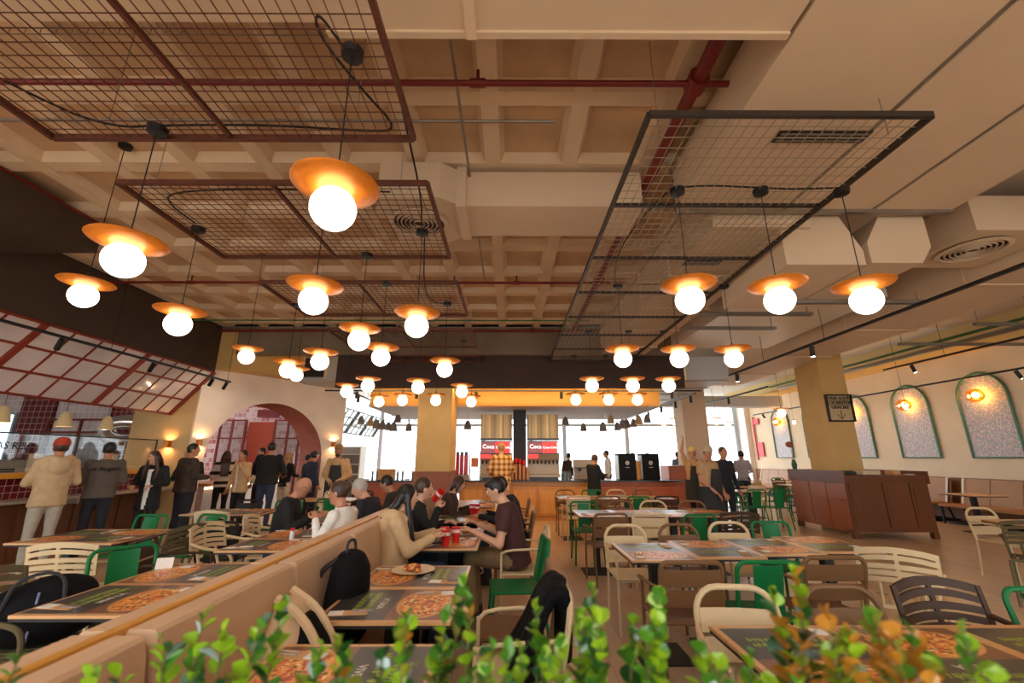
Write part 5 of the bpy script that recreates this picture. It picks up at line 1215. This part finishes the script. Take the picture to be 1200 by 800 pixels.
    HR = Matrix.Rotation(R(twist*.6+hy), 3, 'Z') @ Matrix.Rotation(R(-hp_-lean*.35), 3, 'X')
    nk = nb+(U @ Vector((0, .02, .06)))*s; hc = nk+HR @ Vector((0, .025, .115))*s
    Hd = lambda p: hc+HR @ (Vector(p)*s)
    mb.mat(0); mb.tube([nb, nk+HR @ Vector((0, .01, .03))*s], [.058*s, .052*s], 12)
    mb.sph(hc, (.074*s, .092*s, .105*s), 16, 12, HR); mb.sph(Hd((0, .025, -.06)), (.055*s, .06*s, .058*s), 12, 8, HR); mb.sph(Hd((0, .065, -.095)), .022*s, 8, 6)
    mb.tube([Hd((0, .085, .02)), Hd((0, .108, -.025))], [.010*s, .016*s], 8)
    for sd in (-1, 1): mb.sph(Hd((sd*.076, -.005, -.01)), (.012*s, .024*s, .034*s), 8, 6, HR)
    if hood: mb.mat(1); mb.tube([T(p) for p in smoothpath([(-.10, .07, .44), (-.12, -.03, .50), (-.07, -.11, .49), (0, -.13, .46), (.07, -.11, .49), (.12, -.03, .50), (.10, .07, .44)], 1)], .052*s, 8); mb.sph(T((0, -.13, .40)), (.12*s, .06*s, .11*s), 10, 8)
    if collar: mb.mat(4); mb.tube([T(p) for p in smoothpath([(-.03, .10, .36), (-.075, .03, .47), (0, -.07, .50), (.075, .03, .47), (.03, .10, .36)], 1)], .022*s, 8)
    if extra: extra(mb, T, Hd, s)
    body = remesh(mb, vox, mats, 'body')
    det = MB()
    for sd, wr, d in hands:
        det.mat(0); up = Vector((0, 0, 1)) if abs(d.z) < .8 else Vector((-sd, 0, 0)); hand(det, wr-d*.01, d, up, s*.95, .55, -sd if abs(d.z) < .8 else 1)
    for sd in (-1, 1):
        det.mat(5).sph(Hd((sd*.031, .083, .008)), (.013*s, .008*s, .008*s), 8, 6, HR); det.mat(6).sph(Hd((sd*.031, .0895, .008)), .0062*s, 8, 5)
        det.mat(6).tube([Hd((sd*.014, .094, .030)), Hd((sd*.03, .092, .036)), Hd((sd*.048, .080, .030))], .004*s, 5)
    det.mat(7).tube([Hd((-.024, .082, -.058)), Hd((0, .091, -.056)), Hd((.024, .082, -.058))], [.003*s, .0065*s, .003*s], 6)
    bmx = bmesh.new(); bmx.from_mesh(body); me2 = bpy.data.meshes.new('t'); me2.from_pydata([tuple(v) for v in det.v], [], det.f)
    me2.polygons.foreach_set('material_index', det.m); me2.polygons.foreach_set('use_smooth', [True]*len(det.f)); bmx.from_mesh(me2); bmx.to_mesh(body); bmx.free(); bpy.data.meshes.remove(me2)
    link('body', body, r)
    # hair
    hm = HAIR[hairc]; q = MB()
    if hair in ('short', 'long', 'bun', 'tail', 'bob', 'fringe'):
        q.sph(Hd((0, -.018, .022)), (.083*s, .094*s, .100*s), 16, 12, HR)
        for sd in (-1, 1): q.sph(Hd((sd*.066, -.015, .0)), (.016*s, .05*s, .05*s), 8, 6, HR)
    if hair == 'fringe': q.sph(Hd((0, .05, .075)), (.06*s, .05*s, .03*s), 10, 6, HR)
    if hair == 'bob':
        for x in (-.062, -.03, 0, .03, .062): q.tube([Hd((x, -.05, .03)), Hd((x*1.15, -.08, -.06)), Hd((x*1.1, -.085, -.13))], [.034*s, .036*s, .018*s], 8)
        for sd in (-1, 1): q.tube([Hd((sd*.066, 0, .03)), Hd((sd*.08, .0, -.06)), Hd((sd*.072, .0, -.12))], [.026*s, .028*s, .014*s], 8)
    if hair == 'long':
        ln = .30 if hair == 'long' else .04
        for x in (-.062, -.03, 0, .03, .062): q.tube([Hd((x, -.05, .03)), Hd((x*1.15, -.085, -.08)), T((x*1.1, -.105*bulk-.01, .46)), T((x*1.2, -.15*bulk, .45-ln))], [.034*s, .034*s, .030*s, .012*s], 8)
        for sd in (-1, 1): q.tube([Hd((sd*.066, -.0, .03)), Hd((sd*.082, .012, -.06)), T((sd*.10, .09*bulk, .41)), T((sd*.095, .13*bulk+.01, .42-ln*.6))], [.028*s, .030*s, .032*s, .012*s], 8)
    if hair == 'bun': q.sph(Hd((0, -.10, .045)), .042*s, 10, 8)
    if hair == 'tail': q.tube([Hd((0, -.09, .04)), Hd((0, -.15, -.02)), T((0, -.17, .40)), T((0, -.15, .26))], [.03*s, .038*s, .032*s, .012*s], 8)
    if hair == 'rim': q.tube([Hd((-.074, .0, -.01)), Hd((-.066, -.05, -.02)), Hd((0, -.092, -.025)), Hd((.066, -.05, -.02)), Hd((.074, .0, -.01))], .022*s, 8)
    if q.v: link('hair', remesh(q, .012, [hm], 'hair', smooth_it=3), r)
    r['_s'] = 0; del r['_s']
    return r, T, Hd, HR, s, U
def capon(P_, rgb, back=False, brim=True):
    r, T, Hd, HR, s, U = P_; m = cloth('cap%s' % (rgb,), rgb); q = MB()
    prof = [(1, -.0), (1.0, .035), (.9, .075), (.6, .105), (.2, .118), (.05, .119)]
    vs = []; fs = []; n = 20
    for k, z in prof:
        for j in range(n): t = 2*PI*j/n; vs.append(Hd((.089*k*math.cos(t), -.012+.105*k*math.sin(t), .03+z)))
    for i in range(len(prof)-1):
        for j in range(n): fs.append((i*n+j, i*n+(j+1) % n, (i+1)*n+(j+1) % n, (i+1)*n+j))
    fs.append(tuple(range((len(prof)-1)*n, len(prof)*n))); q.add(vs, fs)
    o = q.build('cap', m, r, ang=60)
    if brim:
        sg_ = -1 if back else 1; b2 = MB(); vs = []
        for z in (.034, .040):
            for i in range(11): t = PI*i/10; vs.append(Hd((.08*math.cos(t), -.012+sg_*(.085+.075*math.sin(t)), z)))
        f = [tuple(range(11)) if sg_ < 0 else tuple(reversed(range(11))), tuple(range(11, 22))]+[(i, i+1, 12+i, 11+i) for i in range(10)]
        b2.add(vs, f); ob = b2.build('cap_brim', m, o); 
def apron(P_, m, bib=True, zl=-.42, bk=1.0):
    r, T, Hd, HR, s, U = P_; q = MB(); n = 14
    def sheet(z0, z1, w0, w1, off):
        vs = []; fs = []
        for k in range(5):
            z = z0+(z1-z0)*k/4; w = w0+(w1-w0)*k/4
            for t_ in (0, .012):
                for i in range(n+1):
                    a = PI/2+(i/n-.5)*2*w; vs.append(T(((.178*bk+off+t_)*math.cos(a), (.126*bk+.008+off+t_)*math.sin(a), z)))
        for k in range(4):
            for i in range(n):
                a0 = k*2*(n+1)+i; b0 = a0+2*(n+1); a1 = a0+n+1; b1 = b0+n+1
                fs += [(a0, b0, b0+1, a0+1), (a1, a1+1, b1+1, b1)]
        q.add(vs, fs)
    sheet(zl, .06, 1.9, 1.9, .012)
    if bib: sheet(.05, .36, .75, .5, .0)
    o = q.build('apron', m, r)
    for sd in (-1, 1): MB().tube([T((sd*.075, .13, .35)), T((sd*.07, .05, .50)), T((0, -.07, .51))], .008, 5).build('apron_strap', m, o)
def glasses(P_):
    r, T, Hd, HR, s, U = P_; g = MB()
    for sd in (-1, 1):
        g.tube([Hd((sd*.031+.022*math.cos(a*PI/5), .098, .008+.017*math.sin(a*PI/5))) for a in range(10)], .0025, 5, True); g.tube([Hd((sd*.052, .095, .012)), Hd((sd*.076, .0, .012))], .0025, 5)
    g.tube([Hd((-.01, .1, .01)), Hd((.01, .1, .01))], .0025, 5); g.build('glasses', blackm, r)
for n_, c_ in dict(shoe=(60, 46, 40), sand=(196, 166, 126), navy=(28, 30, 40), black=(24, 23, 24), charcoal=(52, 46, 42), brownpuff=(62, 46, 34), beige=(202, 166, 122), cream=(222, 208, 186), white=(232, 226, 216), maroon=(72, 36, 34), jeans=(46, 56, 76), khaki=(132, 104, 70), greyp=(176, 166, 148), dkbrown=(62, 38, 30), tee=(190, 150, 104), apronk=(44, 44, 44), red=(150, 30, 32), darkgreen=(36, 44, 40), teal=(86, 108, 118)).items(): cloth(n_, c_)
carry = ((.25, .02, .18, .14, .30, .16), (.25, .02, .18, .14, .30, .16)); down = ((.235, -.03, .16, .245, .05, -.09), (.235, -.03, .16, .245, .05, -.09)); clasp = ((.26, -.02, .17, .05, .20, .02), (.26, -.02, .17, .05, .20, .02))
pocket = ((.27, -.06, .17, .20, .12, .02), (.27, -.06, .17, .20, .12, .02))
# --- queue at the service counter
p = person('person in a sand hoodie and red backwards cap facing the service counter', (-6.45, 6.35, 0), 58, 1.80, arms=carry, top='cloth_sand', bottom='cloth_greyp', hair='short', hairc='brown', bulk=1.18, hood=True, hem=-.12, shoes=cloth('offwhite', (220, 205, 185))); capon(p, (176, 62, 40), back=False)
p = person('person in a charcoal lettered jacket with yellow collar at the service counter', (-6.35, 7.0, 0), 40, 1.78, arms=carry, top=cloth('taupejacket', (92, 80, 70)), bottom='cloth_navy', bulk=1.22, hem=-.06, inner=cloth('yellow', (226, 176, 60)), collar=True)
lt = lettering('Los Angeles', .085, M('jacket_lettering', srgb(24, 20, 20), .8), p[0], p[1]((0, -.155, .36)), (PI/2+.05, 0, 0), .012)
person('person in a black coat with long brown hair holding a tray by the counter', (-6.15, 7.72, 0), 195, 1.66, arms=carry, top='cloth_black', bottom='cloth_black', hair='long', hairc='brown', skin='light', inner=MATS['cloth_white'], head=(-25, 12), bulk=1.1, hem=-.25)
person('person in a brown puffer jacket and glasses queueing at the counter', (-6.0, 8.3, 0), -25, 1.80, arms=carry, top=cloth('puffer', (62, 46, 34), .35), bottom='cloth_navy', bulk=1.28, hair='short', head=(-40, 0), hem=-.08)
person('person in a dark jacket half hidden behind the puffer jacket', (-6.35, 8.85, 0), 60, 1.72, arms=carry, top='cloth_darkgreen', bottom='cloth_jeans', hair='short', bulk=1.15, head=(60, 0))
# --- around the arch
person('person in a black and white striped jumper at the arch counter', (-6.75, 10.55, 0), 35, 1.70, arms=carry, top=stripemat('bw_stripe', srgb(226, 220, 210), srgb(30, 28, 30), .22), bottom='cloth_black', hair='long', hairc='brown', bulk=1.12)
person('person in a beige open jacket and cream top with a hand at the mouth', (-5.85, 9.75, 0), 165, 1.70, arms=((.25, .06, .20, .05, .15, .46), (.235, 0, .16, .25, .08, -.08)), top='cloth_beige', bottom='cloth_black', inner=MATS['cloth_cream'], hair='short', bulk=1.15, hem=-.14, skin='mid')
person('dark haired person looking out behind the beige jacket', (-6.15, 11.0, 0), 150, 1.78, arms=down, top='cloth_white', bottom='cloth_black', hair='short')
person('tall broad person in a black jumper and jeans seen from behind at the arch', (-5.42, 10.0, 0), 8, 1.88, arms=((.31, 0, .18, .24, .22, .1), (.31, 0, .18, .24, .22, .1)), top='cloth_black', bottom='cloth_jeans', build=1.12, bulk=1.25)
person('person with long blond hair and light skirt walking inside the arch', (-5.55, 11.05, 0), -15, 1.66, arms=carry, top='cloth_black', bottom='cloth_cream', hair='long', hairc='blond', skin='light')
person('person with dark bun in a blue jumper beside the blond person', (-5.0, 11.25, 0), -30, 1.70, arms=down, top='cloth_jeans', bottom='cloth_black', hair='bun')
person('person in a navy jacket at the inner edge of the arch', (-5.34, 11.66, 0), -60, 1.62, arms=down, top='cloth_navy', bottom='cloth_jeans', hair='short')
p = person('bearded person in a tan shirt, black apron and cap standing with clasped hands', (-3.68, 9.5, 0), 185, 1.80, arms=clasp, top='cloth_tee', bottom='cloth_black', skin='tan', bulk=1.12, extra=lambda mb, T, Hd, s: None); capon(p, (150, 112, 66)); apron(p, MATS['cloth_apronk'], bk=1.12)
r, T, Hd, HR, s, U = p; q = MB().sph(Hd((0, .045, -.085)), (.052, .05, .042), 12, 8, HR); link('beard', remesh(q, .01, [HAIR['black']], 'beard', smooth_it=2), r)
# --- seated, left of the banquette
tablearm = ((.26, .10, .20, .12, .33, .36), (.26, .10, .20, .12, .33, .36))
p = person('bald person in black with glasses seated facing the banquette', (-2.66, 5.32, 0), -75, 1.76, sit=True, lean=12, arms=tablearm, top='cloth_black', bottom='cloth_jeans', hair='none', bulk=1.15, head=(-10, 22), skin='mid'); glasses(p)
p = person('person in a white top with red collar and bun, hands raised, on the banquette', (-1.58, 4.42, 0), 78, 1.68, sit=True, lean=6, arms=((.25, .10, .20, .12, .22, .42), (.24, .05, .17, .10, .30, .30)), top='cloth_white', bottom='cloth_black', inner=MATS['cloth_red'], hair='bun', hairc='brown', collar=True, head=(12, 5))
person('grey haired person in navy bent over the table on the banquette', (-1.58, 5.55, 0), 80, 1.74, sit=True, lean=22, arms=tablearm, top='cloth_navy', bottom='cloth_jeans', hair='short', hairc='grey', skin='light', head=(15, 20), bulk=1.1)
person('dark haired person in grey behind the grey haired person', (-1.56, 6.45, 0), 85, 1.70, sit=True, lean=15, arms=tablearm, top='cloth_charcoal', bottom='cloth_navy', hair='short', head=(0, 20))
# --- seated, right of the banquette
person('person with long black hair and beige hoodie reaching across the table', (-1.0, 3.98, 0), -78, 1.66, sit=True, lean=4, arms=((.23, .14, .24, .12, .36, .34), (.23, .12, .22, .10, .33, .33)), top='cloth_beige', bottom='cloth_jeans', hair='long', skin='light', hood=True, bulk=1.2, head=(6, 8), hem=-.10)
p = person('person in a black hoodie drinking from a red cup on the banquette', (-1.0, 4.72, 0), -75, 1.72, sit=True, lean=4, arms=((.24, .12, .20, .10, .33, .30), (.22, .16, .24, .03, .22, .46)), top='cloth_black', bottom='cloth_navy', hair='short', hairc='brown', skin='light', hood=True, head=(10, 6), bulk=1.1, inner=MATS['cloth_cream'])
c_ = Matrix.Translation(p[0].location) @ Matrix.Rotation(R(-75), 4, 'Z') @ p[2]((0, .135, -.06)); cup(c_.x-.01, c_.y, c_.z-.045, 'red paper cup tilted at the lips of the person in black', (.35, .75, 0))
person('person with short brown hair in a brown jacket seated by the ochre column', (-.93, 6.35, 0), -80, 1.66, sit=True, lean=14, arms=tablearm, top='cloth_dkbrown', bottom='cloth_black', hair='bob', hairc='brown', skin='light', bulk=1.15, head=(0, 18), inner=MATS['cloth_white'])
p = person('person in a maroon short sleeved shirt eating at the table, facing the banquette', (.06, 4.62, 0), 86, 1.80, sit=True, lean=13, arms=((.26, .10, .17, .14, .36, .34), (.26, .10, .17, .14, .34, .36)), top='cloth_maroon', bottom='cloth_khaki', hair='fringe', hairc='black', skin='light', short=True, bulk=1.15, head=(5, 18))
person('person in a black long sleeved top reaching over beyond the maroon shirt', (.10, 5.85, 0), 92, 1.72, sit=True, lean=16, arms=((.22, .18, .24, .06, .42, .36), tablearm[1]), top='cloth_black', bottom='cloth_jeans', hair='short', bulk=1.1, head=(0, 18))
# --- standing at the bar and beyond
person('person in a yellow plaid shirt and cream trousers at the drinks machine', (-.20, 10.45, 0), 12, 1.88, arms=((.27, .05, .18, .18, .28, .10), (.27, .05, .18, .18, .28, .10)), top=plaid, bottom='cloth_cream', hair='short', hairc='blond', skin='light', bulk=1.25, hem=-.10, head=(15, 5), twist=0)
person('person in a dark jacket with grey hair holding food at the bar', (1.98, 10.6, 0), -60, 1.62, arms=((.24, .08, .18, .10, .30, .24), (.24, .08, .18, .10, .30, .24)), top='cloth_black', bottom='cloth_navy', hair='short', hairc='brown', bulk=1.25, hem=-.2, head=(0, 14))
p = person('worker in a tan shirt, long black apron and pale cap standing by the rows', (3.62, 8.15, 0), -150, 1.74, arms=((.24, .02, .16, .10, .22, -.06), (.24, .02, .16, .10, .22, -.06)), top='cloth_tee', bottom='cloth_black', short=True, skin='mid', hairc='black', bulk=1.25, build=1.08, head=(-30, 8)); capon(p, (196, 172, 140), brim=False); apron(p, MATS['cloth_apronk'], bk=1.36)
p = person('worker in a tan shirt and apron waving an arm overhead', (4.25, 10.3, 0), 175, 1.76, arms=((.24, -.02, .16, .24, .1, -.06), (.24, .02, .68, .20, .06, .92)), top='cloth_tee', bottom='cloth_black', skin='mid', short=True, bulk=1.1); capon(p, (206, 176, 110)); apron(p, MATS['cloth_apronk'], bk=1.12)
person('person in a dark vest standing behind the worker with the pale cap', (4.42, 9.2, 0), 190, 1.76, arms=down, top='cloth_navy', bottom='cloth_navy', hair='short')
person('person in a pale shirt and jeans walking near the far windows', (6.85, 13.1, 0), -40, 1.74, arms=carry, top=cloth('palegrey', (176, 170, 176)), bottom='cloth_jeans', hair='short', vox=.018)
for x, y, h_, tp_, lab in ((2.05, 15.5, 1.7, 'cloth_dkbrown', 'person in brown standing outside the bar near the windows'), (3.3, 15.0, 1.78, 'cloth_white', 'person in white behind the two black boxes'), (4.5, 16.2, 1.72, 'cloth_teal', 'person in teal standing between the black boxes and the windows'),
                           (5.0, 16.0, 1.7, 'cloth_white', 'person in white beside the teal shirt'), (6.45, 17.0, 1.76, 'cloth_teal', 'person in teal alone before the far glass'), (1.45, 16.6, 1.66, 'cloth_black', 'person in black beside the coffee machine')):
    person(lab, (x, y, 0), random.choice((0, 90, 180)), h_, arms=down, top=tp_, bottom='cloth_navy', hair='short', vox=.02)
# ================================================================== FOREGROUND SHRUBS
pl = tag(empty('planter', (0.15, .72, 0)), 'long dark planter box holding the foreground shrubs', 'planter'); pw = M('planter_wood', srgb(96, 70, 50), .6, var=.1, scale=5)
for y in (-.17, .14): MB().box(-1.55, 1.75, y, y+.03, 0, 1.02).build('long_side', pw, pl, smooth=False)
for x in (-1.55, 1.72): MB().box(x, x+.03, -.14, .14, 0, 1.02).build('end_side', pw, pl, smooth=False)
MB().box(-1.52, 1.72, -.14, .14, .9, .98).build('soil', M('soil', srgb(48, 36, 28), .95, var=.4, scale=40, bump=.5), pl, smooth=False)
LM = {k: M('leaf_'+k, srgb(*c), .3, var=.18, scale=18) for k, c in dict(bright=(132, 166, 28), mid=(76, 124, 32), deep=(34, 80, 28), rust=(176, 116, 34), olive=(120, 124, 36), pale=(176, 196, 190)).items()}  # pale: whitish sheen of leaf undersides put into the colour
for m in LM.values():
    b = m.node_tree.nodes['Principled BSDF']; b.inputs['Subsurface Weight'].default_value = .0; b.inputs['Transmission Weight'].default_value = 0
def leafmesh(w, l, cup_):
    vs = []; fs = []; rows_ = 6
    prof = [.08, .55, .92, 1.0, .78, .22]
    for i, k in enumerate(prof):
        y = l*i/(rows_-1)
        for x, dz in ((-1, 1), (-.5, .3), (0, 0), (.5, .3), (1, 1)): vs.append((x*w*k, y, dz*cup_*w*k-cup_*.35*l*(i/5)**2))
    for i in range(rows_-1):
        for j in range(4): fs.append((i*5+j, i*5+j+1, i*5+j+6, i*5+j+5))
    me = bpy.data.meshes.new('leaf'); me.from_pydata(vs, [], fs); me.polygons.foreach_set('use_smooth', [True]*len(fs)); me.update(); return me
LEAF = {}
for k, m in LM.items():
    for sh in (0, 1):
        me = leafmesh((.0155, .0105)[sh], (.029, .036)[sh], (.35, .5)[sh]); me.materials.append(m); LEAF[(k, sh)] = me
stemm = M('shrub_stem', srgb(104, 92, 48), .7)
rnd = random.Random(21)
def shrub(x, y, label, stems, pal, narrow=.2):
    r = tag(empty('leafy_shrub', (x, y, .98)), label, 'shrub')
    for (sx, sy, top, dx) in stems:
        h_ = top-.98; base = Vector((sx*.6, sy, 0)); tip = Vector((sx+dx, sy+rnd.uniform(-.01, .01), h_)); mid_ = (base+tip)/2+Vector((rnd.uniform(-.01, .01), 0, 0))
        pts = smoothpath([base, mid_, tip], 2); MB().tube(pts, [.0032-.0018*i/(len(pts)-1) for i in range(len(pts))], 5).build('stem', stemm, r)
        n = int(h_/.02); ax = (tip-mid_).normalized()
        for i in range(n+1):
            t = .30+.70*i/n; p = base.lerp(mid_, t*2) if t < .5 else mid_.lerp(tip, t*2-1); a0 = rnd.uniform(0, PI)
            for sd in (0, 1):
                if rnd.random() < .10: continue
                a = a0+PI*sd+rnd.uniform(-.3, .3); tilt = .35+.75*t if t < .95 else 1.25
                sc = (.65+.5*rnd.random())*(1.05-.35*max(0, t-.75)/.25)
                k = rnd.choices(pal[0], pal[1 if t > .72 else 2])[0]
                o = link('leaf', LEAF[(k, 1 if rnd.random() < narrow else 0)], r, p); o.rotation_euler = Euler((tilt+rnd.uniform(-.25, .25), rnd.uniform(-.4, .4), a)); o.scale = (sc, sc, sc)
    return r
K = ['bright', 'mid', 'deep', 'olive', 'rust', 'pale']
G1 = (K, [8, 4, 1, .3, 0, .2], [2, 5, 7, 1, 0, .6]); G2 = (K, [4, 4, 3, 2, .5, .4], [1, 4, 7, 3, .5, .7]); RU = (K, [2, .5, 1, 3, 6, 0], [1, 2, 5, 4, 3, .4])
def st(x0, x1, n, tops):          # stems spread between x0 and x1, heights following the profile in tops
    out = []
    for i in range(n):
        f = (i+.5)/n; k = f*(len(tops)-1); j = min(int(k), len(tops)-2); t = tops[j]+(tops[j+1]-tops[j])*(k-j)
        out.append((x0+(x1-x0)*f+rnd.uniform(-.012, .012), rnd.uniform(-.09, .09), t-rnd.uniform(0, .045)*(i % 3 > 0), rnd.uniform(-.02, .02)))
    return out
shrub(-.85, .70, 'sparse olive sprigs before the banquette end', st(-.17, .17, 6, [1.21, 1.24, 1.225, 1.21]), G2, .6)
shrub(-.45, .72, 'loose green sprigs before the beige jacket', st(-.17, .17, 8, [1.20, 1.245, 1.275, 1.24]), G1, .5)
shrub(-.13, .72, 'dark green shrub with round leaves before the menu table', st(-.14, .13, 10, [1.22, 1.26, 1.295, 1.24]), G2, .25)
shrub(.12, .74, 'bright green shrub standing before the chair with the coat', st(-.13, .14, 15, [1.215, 1.25, 1.285, 1.27, 1.275]), G1, .05)
shrub(.32, .70, 'low bright green shrub between the coat chair and the rust shrub', st(-.08, .06, 6, [1.25, 1.225, 1.22]), G1, .15)
shrub(.44, .66, 'rust and yellow leaved shrub before the taupe chair', st(-.08, .10, 11, [1.24, 1.325, 1.295, 1.26]), RU, .15)
shrub(.63, .60, 'yellow green shrub before the tables behind the planter', st(-.09, .10, 8, [1.29, 1.27, 1.235, 1.235]), G1, .4)
shrub(.88, .62, 'green shrub at the planter end before the dark slotted chair', st(-.14, .16, 9, [1.24, 1.235, 1.26, 1.265]), G1, .3)
